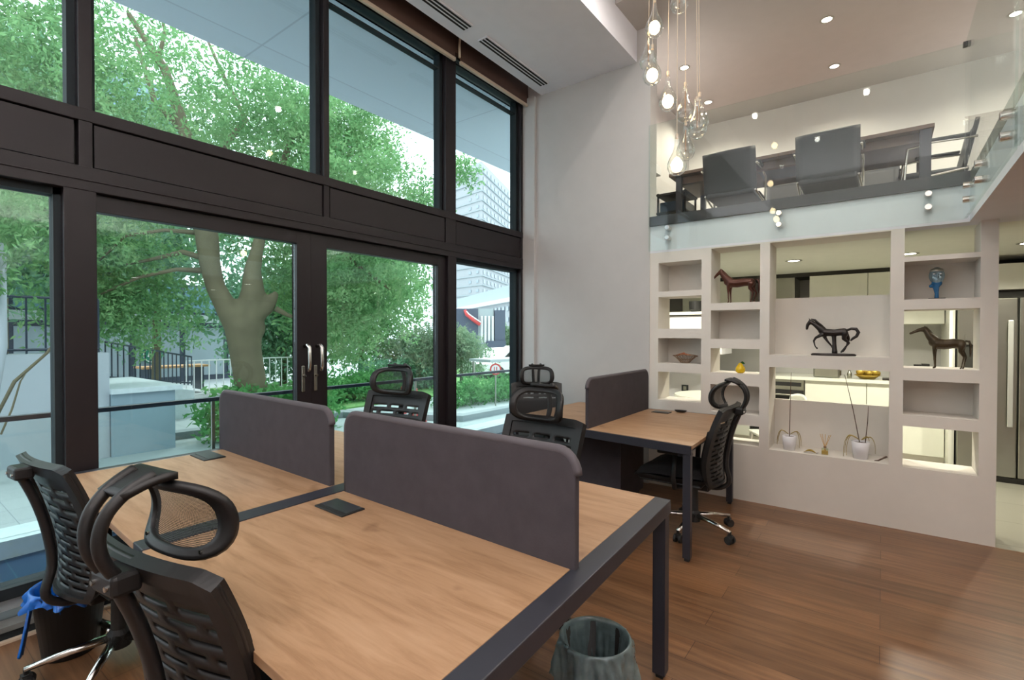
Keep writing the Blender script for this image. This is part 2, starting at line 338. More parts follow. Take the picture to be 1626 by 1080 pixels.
# shelf wall with open and closed niches
TX0, TX1 = 4.70, 5.02
cols = {(1.34, 1.745): [(1.872, 2.149, 1), (1.513, 1.82, 0), (1.182, 1.423, 1), (.827, 1.099, 0), (.487, .70, 0)],
        (.85, 1.255): [(1.743, 2.239, 0), (1.418, 1.678, 1), (1.113, 1.334, 0), (.76, 1.007, 1), (.487, .662, 0)],
        (-.043, .775): [(1.286, 2.24, .495), (.477, 1.182, .405)],
        (-.54, -.125): [(2.035, 2.249, 0), (1.72, 2.0, 1), (1.213, 1.645, 0), (.863, 1.12, 1), (.473, .78, 0)]}
mb = MB(); ys = [-.63] + sorted([y for c in cols for y in c]) + [1.83]
for i in range(0, len(ys), 2): mb.box(TX0, TX1, ys[i], ys[i+1], 0, 2.25)
for (ya, yb), ns in cols.items():
    zs = [0] + sorted([z for n in ns for z in n[:2]]) + [2.25]
    for i in range(0, len(zs), 2):
        if zs[i+1] - zs[i] > .002: mb.box(TX0, TX1, ya, yb, zs[i], zs[i+1])
    for a, b, k in ns:
        if k: mb.box(TX1-.03, TX1, ya, yb, a, b if k == 1 else a+k)
struct('wall_shelves', mb, 'shelfw')

# ---------------------------------------------------------------- window wall
WY = 3.33
fr = MB()
for x0, x1, z0, z1 in [(.717, .774, 2.32, 4.12), (.655, .788, 0, 2.32), (2.119, 2.166, 2.32, 4.12), (3.402, 3.54, 2.32, 4.12), (3.434, 3.548, 0, 2.32), (4.62, 4.69, 0, 4.12), (-.72, -.6, 0, 4.12), (-2.1, -2.0, 0, 4.12)]:
    fr.box(x0, x1, WY, WY+.16, z0, z1)
fr.box(X0, 4.69, WY-.004, WY+.15, 2.565, 2.63)
fr.box(X0, 4.69, WY-.004, WY+.15, 2.205, 2.33)
fr.box(X0, 4.69, WY-.010, WY+.1, 2.255, 2.262)
fr.box(X0, 4.69, WY, WY+.16, 4.125, 4.15)
struct('trim_window_frame', fr, 'frame', bevel=.003)
for i, (a, b) in enumerate([(-2.0, .70), (.782, 2.108), (2.176, 3.392), (3.55, 4.685)]):
    struct('trim_spandrel_panel', MB().box(a, b, WY+.008, WY+.10, 2.336, 2.558), 'frame')
struct('trim_spandrel_backing', B(X0, 4.69, WY+.06, WY+.14, 2.2, 2.6), 'dark')
# upper windows
UP = [(-2.0, -.6), (-.6, .717), (.774, 2.119), (2.166, 3.402), (3.54, 4.62)]
n = 0
for a, b in UP:
    n += 1
    h = hold('window_%d' % n, (a, WY, 2.63))
    m = MB(); W_, H_ = b-a, 4.125-2.63; e = .022
    m.box(0, e, .05, .13, 0, H_); m.box(W_-e*1.6, W_, .05, .13, 0, H_); m.box(0, W_, .05, .13, -.02, .012); m.box(0, W_, .05, .13, H_-.015, H_); m.box(0, W_, .06, .12, H_-.150, H_-.138)
    m.build('window_frame', 'framed', h)
    MB().box(e, W_-e, .085, .097, .012, H_-.015).build('glass_pane', 'win', h)
# lower side windows
for a, b in [(-.6, .655), (3.548, 4.62)]:
    n += 1
    h = hold('window_%d' % n, (a, WY, 0)); W_ = b-a; e = .03
    m = MB(); m.box(0, e, .05, .14, .1, 2.205); m.box(W_-e, W_, .05, .14, .1, 2.205); m.box(0, W_, .05, .14, 2.17, 2.205); m.box(0, W_, .05, .16, .17, .225)
    m.build('window_frame', 'framed', h)
    MB().box(0, W_, .10, .165, .10, .17).build('bottom_rail', 'ledge', h)
    MB().box(e, W_-e, .088, .10, .225, 2.17).build('glass_pane', 'win', h)
struct('trim_window_sill', B(X0, .655, WY-.03, WY+.06, .05, .075), 'concf')
struct('trim_sill_face', B(X0, 4.62, WY-.02, WY+.5, 0, .05), 'framed')
# lift-and-slide doors
def handle(parent, x, z, yy):
    o = MB().tube([(x-.005, yy, z+.17), (x-.005, yy-.045, z+.18), (x, yy-.06, z+.16), (x+.002, yy-.06, z+.02), (x+.002, yy-.05, z-.01)], [.013, .013, .013, .012, .011], 10).build('handle', 'chrome', parent, smooth=True)
    o['label'] = 'chrome lever grip'
    MB().box(x-.032, x-.006, yy-.012, yy, z-.16, z+.03).build('escutcheon', 'steel', parent, bevel=.006)
    MB().cyl((x-.019, yy-.03, z-.045), (x-.019, yy-.01, z-.045), .010).build('lock_cylinder', 'chrome', parent)
for k, (a, b, hx, ov) in enumerate([(.72, 2.03, 1.985, 0), (2.032, 3.50, 2.085, .004)]):
    h = hold('door_%d' % (k+1), (0, 0, 0)); y0, y1 = WY+.035+ov, WY+.10+ov
    m = MB(); g = (1.925, 2.165)[k]
    if k == 0: m.box(a, .785, y0, y1, .05, 2.2); m.box(g, b, y0, y1, .05, 2.2); gx = (.785, g)
    else: m.box(a, g, y0, y1, .05, 2.2); m.box(3.335, b, y0, y1, .05, 2.2); gx = (g, 3.335)
    m.box(gx[0], gx[1], y0, y1, 2.11, 2.2); m.box(gx[0], gx[1], y0, y1, .05, .16)
    m.build('door_frame', 'frame', h, bevel=.003)
    MB().box(gx[0], gx[1], y0+.03, y0+.042, .16, 2.11).build('glass_pane', 'win', h)
    handle(h, hx, 1.20, y0)

# balustrade glass of the mezzanine, with its stand-off bolts
def standoff(p, ax, par):
    q = [p[0], p[1], p[2]]; q[ax] += -.03 if ax == 0 else .03
    q0 = list(p); q0[ax] += .05 if ax == 0 else -.03
    MB().cyl(q0, q, .022, n=20).build('standoff_bolt', 'chrome', par, smooth=False, bevel=.003)
t = thing('glass_balustrade', 'long clear glass balustrade along the mezzanine edge facing the windows', 'balustrade', group='mezzanine balustrade panes')
MB().box(4.640, 4.656, -.445, 1.825, 2.262, 3.475).build('glass_pane', 'bal', t)
for y in (1.64, .70, -.253):
    for z in (2.47, 2.375): standoff((4.655, y, z), 0, t)
MB().box(4.63, 4.665, -.47, -.43, 3.455, 3.485).build('corner_clamp', 'rubber', t)
t = thing('glass_balustrade', 'glass balustrade pane at right angles, above the slanting gallery soffit', 'balustrade', group='mezzanine balustrade panes')
MB().box(3.02, 4.62, -.458, -.442, 2.262, 3.475).build('glass_pane', 'bal', t)
MB().box(1.3, 2.98, -.458, -.442, 2.262, 3.475).build('glass_pane', 'bal', t)
for x in (4.53, 4.0, 3.2, 2.2, 1.5):
    for z in (2.47, 2.375): standoff((x, -.455, z), 1, t)

# roller blinds in the recess
for a, b, lab in [(.8, 3.455, 'long brown roller blind rolled up over the tall windows'), (3.53, 4.64, 'short brown roller blind next to the white wall corner')]:
    t = thing('roller_blind', lab, 'blind', (0, 0, 0), group='rolled up brown blinds')
    MB().box(a, b, 3.262, 3.268, 4.075, 4.42).build('blind_fabric', 'blind', t)
    MB().cyl((a, 3.24, 4.45), (b, 3.24, 4.45), .04).build('roller', 'blind', t)
    MB().box(a, b, 3.252, 3.276, 4.045, 4.075).build('bottom_rail', 'cream', t)
struct('trim_blind_recess', B(X0, 4.69, 3.285, 3.36, 4.15, 4.6), 'blind')
tag(MB().tube([(3.49, 3.22, 4.50), (3.50, 3.235, 4.3), (3.492, 3.24, 4.2), (3.50, 3.245, 4.09)], .012, 8).build('blind_cord', 'cream'), 'pale cord hanging between the two brown blinds', 'cord')
# slot diffusers
for a, b, lab in [(1.6, 3.265, 'slotted ceiling air vent cut off by the top of the photo'), (3.473, 4.49, 'slotted ceiling air vent nearer the white wall')]:
    t = thing('slot_vent', lab, 'air vent', (0, 0, 0), group='linear air vents in the ceiling')
    MB().box(a-.01, b+.01, 2.875, 2.985, 4.138, 4.1495).build('vent_plate', 'ceil', t)
    for yy in (2.888, 2.924, 2.960): MB().box(a, b, yy, yy+.017, 4.134, 4.1385).build('slot', 'grate', t)

for k, (x0, y0, x1, y1, z, p) in enumerate(FILL_TROUGHS):  # housings for the uplights added as ceiling fill
    hx, hy = max(abs(x1-x0), .16)/2, max(abs(y1-y0), .16)/2
    t = thing('uplight_trough', ['long white uplight trough on the wall opposite the niches', 'long white uplight trough on the wall facing the windows', 'short white uplight trough on the mezzanine side wall', 'white uplight trough at the far end of the mezzanine'][k], 'wall light', ((x0+x1)/2, (y0+y1)/2, z))
    MB().box(-hx, hx, -hy, hy, -.02, 0).build('housing', 'whitepaint', t)
    m = MB(); m.box(-hx-.01, -hx, -hy, hy, -.02, .08); m.box(hx, hx+.01, -hy, hy, -.02, .08); m.box(-hx, hx, -hy-.01, -hy, -.02, .08); m.box(-hx, hx, hy, hy+.01, -.02, .08); m.build('rim', 'whitepaint', t)

# downlight fittings
def downlight(x, y, z, lab, grp, r=.042):
    t = thing('recessed_downlight', lab, 'downlight', (x, y, z), group=grp)
    MB().lathe([(r, -.004), (r*1.45, -.004), (r*1.45, -.001), (r, -.001)], n=24).build('trim_ring', 'steel', t)
    MB().lathe([(.001, -.003), (r, -.003)], n=20).build('lamp_disc', 'led', t)
ML = ['downlight in the upper ceiling nearest above the table chairs', 'downlight just above the top edge of the long balustrade glass', 'downlight behind the pendant cables', 'small downlight right of the lowest pendant drops', 'downlight at the top right corner of the upper ceiling', 'downlight deep in the upper ceiling at the right']
for (x, y), l in zip(MEZZ_SPOTS, ML): downlight(x, y, 4.46, l, 'mezzanine downlights')
for x, y in VOID_FILL_SPOTS: downlight(x, y, 4.75, 'downlight in the high ceiling over the desks', 'high ceiling downlights')  # fittings of the downlights added out of view for fill
for x, y in UNDER_SPOTS: downlight(x, y, 2.25, 'downlight under the gallery beside the kitchen opening', 'gallery downlights')
for (x, y), l in zip(KITCH_SPOTS, ['oval glowing kitchen downlight seen over the running horse', 'kitchen downlight in front of the fridge cabinets', 'kitchen downlight behind the narrow shelf column', 'kitchen downlight above the standing bronze horse']): downlight(x, y, 2.25, l, 'kitchen downlights', .055)

# ================================================================ DESKS
def warp(q, L, D):
    def f(x, y, z):
        s, t = x/L, y/D
        a = [q[0][i]*(1-s)+q[1][i]*s for i in (0, 1)]; b = [q[3][i]*(1-s)+q[2][i]*s for i in (0, 1)]
        return (a[0]*(1-t)+b[0]*t, a[1]*(1-t)+b[1]*t, z)
    return f
def wb(f, *bx):
    m = MB(); m.w = f
    for b in bx: m.box(*b)
    return m
def rounded(x0, x1, z0, z1, r, n=6, corners=(0, 0, 1, 1)):
    P = []
    for (cx, cz, a0), on in zip([(x0, z0, 180), (x1, z0, 270), (x1, z1, 0), (x0, z1, 90)], corners):
        if not on: P.append((cx, cz)); continue
        ccx = cx + (r if cx == x0 else -r); ccz = cz + (r if cz == z0 else -r)
        for k in range(n+1):
            t = math.radians(a0+90*k/n); P.append((ccx+r*math.cos(t), ccz+r*math.sin(t)))
    return P
def privacy(f, parent, a0, a1, c, axis, z0=.735, z1=1.105, th=.014):
    m = MB(); m.w = f; m.prism(rounded(a0, a1, z0, z1, .07), axis, c-th, c+th)
    o = m.build('privacy_screen', 'screen', parent, bevel=.004)
    m = MB(); m.w = f
    P = rounded(a0, a1, z0, z1, .07); P = P[1:]+P[:1]
    pts = [((c, p[0], p[1]) if axis == 0 else (p[0], c, p[1])) for p in P[:-1]]
    m.tube(pts, .0155, 8); m.build('piping', 'screenp', o, smooth=True)
def socketbox(f, parent, x0, x1, y0, y1):
    o = wb(f, (x0, x1, y0, y1, .745, .7565)).build('cable_flap', 'rubber', parent, bevel=.002)
    xm = x0+(x1-x0)*.22
    wb(f, (xm, x1-.006, y0+.006, y1-.006, .7565, .7585)).build('flap_lid', 'switch', o)
# --- front four-person bench
LA, DA = 1.58, 2.63
QA = [(.515, .635), (2.10, .72), (2.14, 3.28), (.62, 3.305)]
fA = warp(QA, LA, DA)
t = thing('bench_desk', 'large four person oak bench desk with anthracite frame in the foreground', 'desk', group='oak bench desks')
wb(fA, (0, LA, 0, .072, .695, .752), (0, LA, 1.275, 1.375, .70, .754), (0, LA, DA-.05, DA, .695, .752), (.08, .12, .07, DA-.05, .67, .722), (LA-.12, LA-.08, .07, DA-.05, .67, .722)).build('desk_frame', 'metal', t, bevel=.003)
for x0, x1, y0, y1 in [(0, .789, .073, 1.274), (.791, LA, .073, 1.274), (0, .789, 1.376, DA-.051), (.791, LA, 1.376, DA-.051)]:
    wb(fA, (x0, x1, y0, y1, .726, .751)).build('tabletop', 'desk', t, bevel=.0015)
for x, y in [(.01, .005), (LA-.065, .005), (.01, DA-.06), (LA-.065, DA-.06), (.76, 1.29)]:
    o = wb(fA, (x, x+.056, y, y+.056, .02, .696)).build('leg', 'metal', t, bevel=.002)
    wb(fA, (x+.012, x+.044, y+.012, y+.044, 0, .02)).build('foot', 'rubber', o)
privacy(fA, t, .055, 1.262, .79, 0)
privacy(fA, t, 1.385, 2.615, .79, 0)
socketbox(fA, t, .585, .695, 1.00, 1.20); socketbox(fA, t, .585, .705, 2.35, 2.56)
# --- far two-person bench
LB, DB = 1.38, 1.55
QB = [(3.19, .968), (4.575, 1.02), (4.58, 2.53), (3.37, 2.54)]
fB = warp(QB, LB, DB)
t = thing('bench_desk', 'smaller two person oak bench desk in front of the niche wall', 'desk', group='oak bench desks')
wb(fB, (0, .045, 0, DB, .69, .750), (LB-.045, LB, 0, DB, .70, .752), (.045, LB-.045, .06, .10, .66, .72), (.045, LB-.045, DB-.10, DB-.06, .66, .72)).build('desk_frame', 'metal', t, bevel=.003)
wb(fB, (.004, LB-.03, -.006, .779, .728, .753)).build('tabletop', 'desk', t, bevel=.0015)
wb(fB, (.004, LB-.03, .781, DB+.006, .728, .753)).build('tabletop', 'desk', t, bevel=.0015)
for x, y in [(.005, .005), (LB-.06, .005), (.005, DB-.06), (LB-.06, DB-.06)]:
    o = wb(fB, (x, x+.05, y, y+.05, .02, .70)).build('leg', 'metal', t, bevel=.002)
    wb(fB, (x+.01, x+.04, y+.01, y+.04, 0, .02)).build('foot', 'rubber', o)
privacy(fB, t, .02, 1.33, .79, 1, z1=1.12)
socketbox(fB, t, 1.14, 1.26, .52, .68); socketbox(fB, t, 1.15, 1.27, .88, 1.05)

# drawer pedestal below the far desk
t = thing('drawer_pedestal', 'dark drawer pedestal standing under the far oak desk', 'pedestal', (4.08, 1.98, 0), PI+.04)
MB().box(-.27, .27, -.24, .24, .05, .62).build('body', 'screen', t, bevel=.004)
MB().box(-.275, .275, -.245, .245, .62, .64).build('top', 'metal', t, bevel=.003)
for k in range(3):
    o = MB().box(-.288, -.27, -.235, .235, .06+.187*k, .24+.187*k).build('drawer', 'tablew', t, bevel=.003)
    MB().box(-.296, -.288, -.06, .06, .215+.187*k, .225+.187*k).build('drawer_pull', 'chrome', o)
for sx in (-.22, .22):
    for sy in (-.2, .2): MB().cyl((sx, sy-.012, .025), (sx, sy+.012, .025), .025, n=14).build('caster', 'rubber', t)

# ================================================================ OFFICE CHAIRS
def shell_fn(off=0.0, k=1.0):
    prof = [(-.195, .385), (-.180, .46), (-.178, .56), (-.198, .68), (-.235, .82), (-.285, .955)]
    hw = [(0, .17), (.12, .21), (.4, .242), (.8, .262), (1, .265)]
    def lerp(tab, t):
        for (a, x), (b, y) in zip(tab, tab[1:]):
            if t <= b: return x+(y-x)*(t-a)/(b-a)
        return tab[-1][1]
    def fn(s, t):
        u = max(0, min(1, t))*(len(prof)-1); i = min(int(u), len(prof)-2); f = u-i
        # catmull-rom for a smooth spine
        g = lambda j: prof[max(0, min(len(prof)-1, j))]
        def cr_(c): 
            p0, p1, p2, p3 = g(i-1)[c], g(i)[c], g(i+1)[c], g(i+2)[c]
            return .5*((2*p1)+(-p0+p2)*f+(2*p0-5*p1+4*p2-p3)*f*f+(-p0+3*p1-3*p2+p3)*f**3)
        x, z = cr_(0), cr_(1); h = lerp(hw, t)*k
        z -= .014*max(0, abs(s)-.8)/.2 * t**8
        return (x+off+(.045-.012*t)*s*s, h*s, z)
    return fn
def spl(P, n=4):
    out = []
    g = lambda j: P[max(0, min(len(P)-1, j))]
    for i in range(len(P)-1):
        for k in range(n):
            f = k/n; out.append(tuple(.5*((2*g(i)[c])+(-g(i-1)[c]+g(i+1)[c])*f+(2*g(i-1)[c]-5*g(i)[c]+4*g(i+1)[c]-g(i+2)[c])*f*f+(-g(i-1)[c]+3*g(i)[c]-3*g(i+1)[c]+g(i+2)[c])*f**3) for c in range(3)))
    return out+[tuple(P[-1])]
def make_chair(headrest=True):
    root = bpy.data.objects.new('office_chair', None); C.objects.link(root)
    # five-star base
    for k in range(5):
        a = 2*PI*k/5+.25; c, s_ = math.cos(a), math.sin(a)
        o = MB().tube([(.03*c, .03*s_, .115), (.16*c, .16*s_, .105), (.305*c, .305*s_, .082)], [.024, .019, .014], 10, flat=.8).build('base_leg', 'chrome', root, smooth=True)
        m = MB(); cx, cy_ = .30*c, .30*s_
        for e in (-.018, .018):
            m.cyl((cx-s_*e-s_*.009, cy_+c*e+c*.009, .028), (cx-s_*e+s_*.009, cy_+c*e-c*.009, .028), .028, n=16)
        m.cyl((cx, cy_, .03), (cx, cy_, .085), .010, n=8); m.box(cx-.016, cx+.016, cy_-.016, cy_+.016, .038, .062)
        m.build('caster', 'rubber', o)
    MB().lathe([(.0, .07), (.045, .07), (.045, .13), (.03, .15), (.028, .33), (0, .33)], n=20).build('gas_lift', 'rubber', root, smooth=False)
    MB().box(-.13, .13, -.09, .09, .325, .375).build('tilt_mechanism', 'black', root, bevel=.012)
    # seat cushion
    def seat(s, t):
        a = 2*t-1; y = .245*s*(1-.10*max(0, -a)); x = .12+.25*a
        edge = max(0, 1-abs(s)**6)*max(0, 1-abs(a)**6)
        return (x, y, .43+.075*edge**.5 - .035*max(0, a)**3 + .012*s*s)
    m = MB().surf(seat, 16, 16); m.surf(lambda s, t: (.12+.25*(2*t-1), .245*s*(1-.10*max(0, -(2*t-1))), .385 + (.045 if (abs(s) > .97 or abs(2*t-1) > .97) else 0)), 16, 16)
    m.build('seat', 'blackf', root, smooth=True)
    m = MB(); 
    m.box(-.11, .34, -.215, .215, .372, .392); m.build('seat_shell', 'black', root, bevel=.01)
    # back shell: slotted inner plate and thick rim
    fn = shell_fn()
    NS, NT = 34, 51
    def slot(i, j):
        if i < 4 or i >= NS-4 or j < 5 or j > NT-7: return True
        k = (j-5)//3
        if (j-5) % 3 != 1: return True
        return (i-4+(k % 2)*5) % 9 >= 7
    MB().surf(fn, NS, NT, slot).build('back_shell', 'black', root, smooth=True, solid=.010)
    rim = lambda i, j: i < 3 or i >= NS-3 or j < 3 or j > NT-5
    MB().surf(fn, NS, NT, rim).build('back_rim', 'black', root, solid=.034)
    f2 = shell_fn(.028, .86)
    MB().surf(lambda s, t: f2(s, .05+.70*t), 14, 20).build('back_cushion', 'blackf', root, smooth=True, solid=.014)
    # spine and headrest clamp
    MB().tube(spl([(.02, 0, .35), (-.16, 0, .345), (-.245, 0, .40), (-.225, 0, .52), (-.24, 0, .66), (-.275, 0, .80), (-.325, 0, .93)]), [.03]*6+[.027]*19, 10, flat=.6, upv=(1, 0, 0)).build('spine', 'black', root, smooth=True)
    o = MB().box(-.345, -.285, -.05, .05, .895, .945).build('headrest_clamp', 'black', root, bevel=.01)
    for e in (-.03, .03): MB().cyl((-.351, e, .918), (-.343, e, .918), .006, n=10).build('screw', 'chrome', o)
    # arms
    for e in (-1, 1):
        o = MB().tube([(.02, e*.20, .365), (.05, e*.285, .37), (.06, e*.29, .45), (.05, e*.285, .615)], [.018, .02, .02, .02], 8, flat=.6).build('armrest', 'black', root, smooth=True)
        MB().box(-.07, .17, e*.285-.035, e*.285+.035, .612, .64).build('arm_pad', 'black', o, bevel=.012)
    if headrest:
        def hr(s, t):
            a = 2*t-1
            return (-.188-.045*a*a+.035*s*s-.012*a, .176*s*(1-.07*a*a), .936+.185*t)
        # map a disc-like outline
        def ring(r0, r1):
            def f(s, t):
                th = PI*s; r = r0+(r1-r0)*t
                c_, s_ = math.cos(th), math.sin(th); p = 4.4
                q = (abs(c_)**p+abs(s_)**p)**(-1/p)
                return hr(r*q*c_, .5+.5*r*q*s_)
            return f
        h = MB().surf(ring(.77, 1.0), 48, 3).build('headrest', 'black', root, smooth=True, solid=.017)
        m = MB(); m.surf(ring(.0, .79), 48, 6).build('headrest_mesh', 'mesh', h, smooth=True)
        for yy, zz in ((.125, .05), (-.125, .05)):
            p = hr(yy/.155*.84, .12); MB().cyl((p[0]-.014, p[1], p[2]), (p[0]-.006, p[1], p[2]), .005, n=8).build('screw', 'chrome', h)
        for e in (-1, 1):
            MB().tube(spl([(-.325, e*.026, .93), (-.352, e*.028, .98), (-.36, e*.030, 1.03), (-.345, e*.033, 1.08), (-.305, e*.038, 1.12), (-.26, e*.045, 1.142)]), [.015]*21, 10, flat=.9).build('headrest_arm', 'black', root, smooth=True)
        MB().surf(lambda s, t: (-.325+.095*t, (.052+.03*t)*s, 1.108+.038*math.sin(t*1.5)-.008*t), 8, 6).build('headrest_bracket', 'black', root, smooth=True, solid=.016)
    return root
ch = make_chair(); G = 'black high-backed office chairs'
bare = make_chair(False)
def place(o, x, y, deg, lab, dz=0, hr_turn=None):
    o.location = (x, y, 0); o.rotation_euler = (0, 0, math.radians(deg)); tag(o, lab, 'chair', G)
    if dz:   # gas lift raised: everything above the base goes up
        for c in o.children:
            if c.name.startswith('gas_lift'): c.scale = (1, 1, (.33+dz)/.33)
            elif not c.name.startswith('base_leg'): c.location.z += dz
    return o
c4 = copy_tree(ch); c5 = copy_tree(ch); c6 = copy_tree(ch); c3 = copy_tree(ch)
place(ch, .66, 1.395, 8.6, 'nearest black slotted chair, its mesh headrest over the oak desk')
place(bare, .71, 2.72, 5, 'black chair without a headrest beside the left window')
place(c3, 2.09, 2.70, 192, 'dark chair silhouetted against the glass door', .10)
place(c4, 2.13, 1.55, 180, 'black chair behind the right grey screen, facing the camera', .03)
place(c5, 4.09, 2.74, 217, 'black chair furthest back in the white wall corner')
place(c6, 3.77, 1.12, 90, 'black chair seen in profile before the shelf niches')

# ================================================================ BINS
def binmesh(r0, r1, h, wall=.004): return [(0.0, .002), (r0, .002), (r1, h), (r1+.006, h), (r1-wall, h-.004), (r0-wall, .01), (0, .01)]
t = thing('waste_bin', 'waste bin with a crumpled translucent liner under the near desk end', 'bin', (1.705, .875, 0))
MB().lathe([(0, .003), (.105, .003), (.128, .29), (.131, .29), (.124, .288), (.10, .012), (0, .012)], n=32).build('bucket', 'rubber', t, smooth=True)
rng = random.Random(3)
def liner(r_out, drop, top, seed, ri, zi):
    rg = random.Random(seed); ph = [rg.uniform(0, 6.3) for _ in range(8)]
    def f(s, t_):
        th = PI*s
        wob = .005*math.sin(7*th+ph[0])+.004*math.sin(13*th+ph[1]+6*t_)+.0035*math.sin(23*th+ph[2]-9*t_)+.002*math.sin(37*th+11*t_)
        if t_ < .4:    # inside
            q = t_/.4; r = ri+(r_out-.008-ri)*q + wob*1.8*(1-abs(2*q-1)); z = zi+(top-zi)*q
        elif t_ < .55:
            q = (t_-.4)/.15; r = r_out-.008+.014*q; z = top+.008*math.sin(q*PI)
        else:
            q = (t_-.55)/.45; r = r_out+.006+wob*(1+2*q)+.014*q; z = top-drop*q*(1+.25*math.sin(3*th+ph[3])+.15*math.sin(8*th+ph[4]))
        return (r*math.cos(th), r*math.sin(th), z)
    return f
MB().surf(liner(.132, .15, .297, 5, .09, .05), 96, 26).build('bin_liner', 'wbag', t, smooth=True)
t = thing('waste_bin', 'black waste bin with a bright blue bag by the left window', 'bin', (.66, 2.93, 0))
t.location = (.60, 2.99, 0)
MB().lathe([(0, .003), (.10, .003), (.135, .30), (.138, .30), (.13, .298), (.095, .012), (0, .012)], n=32).build('bucket', 'rubber', t, smooth=True)
bl = MB().surf(liner(.137, .05, .31, 9, .09, .16), 80, 22).build('bin_bag', 'bag', t, smooth=True)
m = MB(); m.surf(lambda s, q: (-.135-.045*q+.01*s, -.03-.06*q+.028*s*(1-.5*abs(q-.55)), .29-.19*q+.008*math.sin(9*s+4*q)), 8, 10)
m.build('bag_knot', 'bag', t, smooth=True, solid=.008)

# ================================================================ PENDANT CHANDELIER
t = thing('cluster_pendant', 'cluster pendant of clear glass drops, some glowing, on thin cables', 'pendant light', (2.85, .96, 4.75))
MB().lathe([(0, 0), (.22, 0), (.22, -.03), (0, -.03)], n=36).build('ceiling_plate', 'chrome', t)
F, Rt = Vector((math.cos(YAW), math.sin(YAW), 0)), Vector((math.sin(YAW), -math.cos(YAW), 0))
DROPS = [(2.82, .93, 3.13, 0), (2.76, 1.07, 3.235, 1), (2.88, 1.12, 3.10, 0), (2.72, 1.04, 2.925, 1), (2.92, 1.03, 2.85, 1), (2.79, .88, 2.715, 0), (2.95, .84, 2.68, 0), (2.84, .82, 2.575, 0), (2.98, .96, 2.53, 0), (2.72, .92, 2.375, 1)]
DROPS = [(2.93, .97, 3.40, 0), (2.80, 1.07, 3.232, 1), (2.86, 1.13, 3.085, 0), (2.73, 1.055, 2.925, 1), (2.83, 1.00, 2.80, 1), (2.86, .91, 2.722, 0), (2.96, .86, 2.69, 0), (2.78, .82, 2.585, 0), (2.90, .92, 2.52, 0), (2.72, .91, 2.385, 1), (3.0, 1.0, 3.6, 1), (2.78, .92, 3.75, 0)]
for k, (x, y, z, lit) in enumerate(DROPS):
    x -= 2.85; y -= .96; z -= 4.75; 
    MB().cyl((x, y, z+.15), (x*.8, y*.8, -.02), .0016, n=6).build('cable', 'cream', t)
    prof = [(.0005, -.056), (.022, -.052), (.040, -.038), (.050, -.016), (.0505, .004), (.044, .028), (.032, .052), (.021, .075), (.0145, .100), (.012, .13), (.012, .155)]
    o = MB().lathe(prof, (x, y, z), 24).build('glass_drop', 'clear', t, smooth=True)
    MB().cyl((x, y, z+.145), (x, y, z+.17), .008, n=12).build('cap', 'cream', o)
    if lit:
        MB().ball((x, y, z), .031, 14, (1, 1, 1.15)).build('bulb', 'filament', o, smooth=True)
        d = bpy.data.lights.new('pendant_bulb_light', 'POINT'); d.energy = 5; d.color = (1, .72, .42); d.shadow_soft_size = .03
        l = bpy.data.objects.new('pendant_bulb_light', d); C.objects.link(l); l.location = (x+2.85, y+.96, z+4.75)
    else:
        MB().cyl((x, y, z+.0), (x, y, z+.12), .0035, n=8).build('bulb', 'wire', o)

# ================================================================ SHELF OBJECTS
SH = 4.86      # centre depth of the niches
def caps(m, chain):
    """chain of (y, z, x, r): rounded links"""
    for a, b in zip(chain, chain[1:]):
        m.tube([(a[2], a[0], a[1]), (b[2], b[0], b[1])], [a[3], b[3]], 10); 
    for a in chain: m.ball((a[2], a[0], a[1]), a[3]*.99, 10)
# image-left is +y.  standing horse, head to +y.  unit height 1 = ear tip; local y forward
def horse(name, lab, mat, loc, h, long_head=0, ysc=1):
    m = MB(); S = h
    def c(*pts): caps(m, [(p[0]*S, p[1]*S, p[2]*S, p[3]*S) for p in pts])
    c((-.42, .56, 0, .105), (-.25, .57, 0, .115), (-.05, .55, 0, .12), (.12, .57, 0, .125), (.20, .60, 0, .10))
    c((.15, .62, 0, .12), (.26, .73, 0, .095), (.33, .83, 0, .072), (.38, .90, 0, .058))
    if long_head: c((.38, .90, 0, .062), (.50, .88, 0, .045), (.62, .83, 0, .032), (.70, .80, 0, .03))
    else: c((.37, .92, 0, .058), (.45, .85, 0, .045), (.53, .77, 0, .032), (.56, .735, 0, .03))
    for e in (-.03, .03): c((.37, .93, e, .022), (.375, .99, e*1.2, .008))
    for e, dy in ((-.055, .0), (.055, -.035)):
        c((.16+dy, .52, e, .058), (.17+dy, .38, e, .036), (.165+dy, .26, e, .022), (.16+dy, .09, e, .017), (.155+dy, .045, e, .018), (.18+dy, .012, e, .024))
    for e, dy in ((-.055, .0), (.055, -.06)):
        c((-.42+dy*.4, .53, e, .085), (-.39+dy, .40, e, .048), (-.47+dy, .27, e, .026), (-.43+dy, .10, e, .018), (-.425+dy, .05, e, .019), (-.40+dy, .012, e, .024))
    o = m.build(name, mat, None, remesh=.0115*S/.3*.6 if False else .0045)
    tl = MB()
    P = [(-.50, .63, 0, .025), (-.58, .62, 0, .028), (-.615, .52, 0, .032), (-.61, .38, 0, .026), (-.60, .26, 0, .008)]
    tl.tube([(0, p[0]*S, p[1]*S) for p in P], [p[3]*S for p in P], 8); tl.build('tail', mat, o, smooth=True)
    mn = MB(); mn.tube([(0, .35*S, .955*S), (0, .27*S, .86*S), (0, .17*S, .74*S), (0, .08*S, .69*S)], [.012*S, .022*S, .022*S, .008*S], 6, flat=1.3).build('mane', mat, o, smooth=True)
    o.location = loc; o.scale = (1, ysc, 1); tag(o, lab, 'horse figurine'); return o
horse('horse_figurine', 'red-brown bronze horse standing in the tall narrow niche', 'bronze', (SH-.05, 1.075, 1.743), .325)
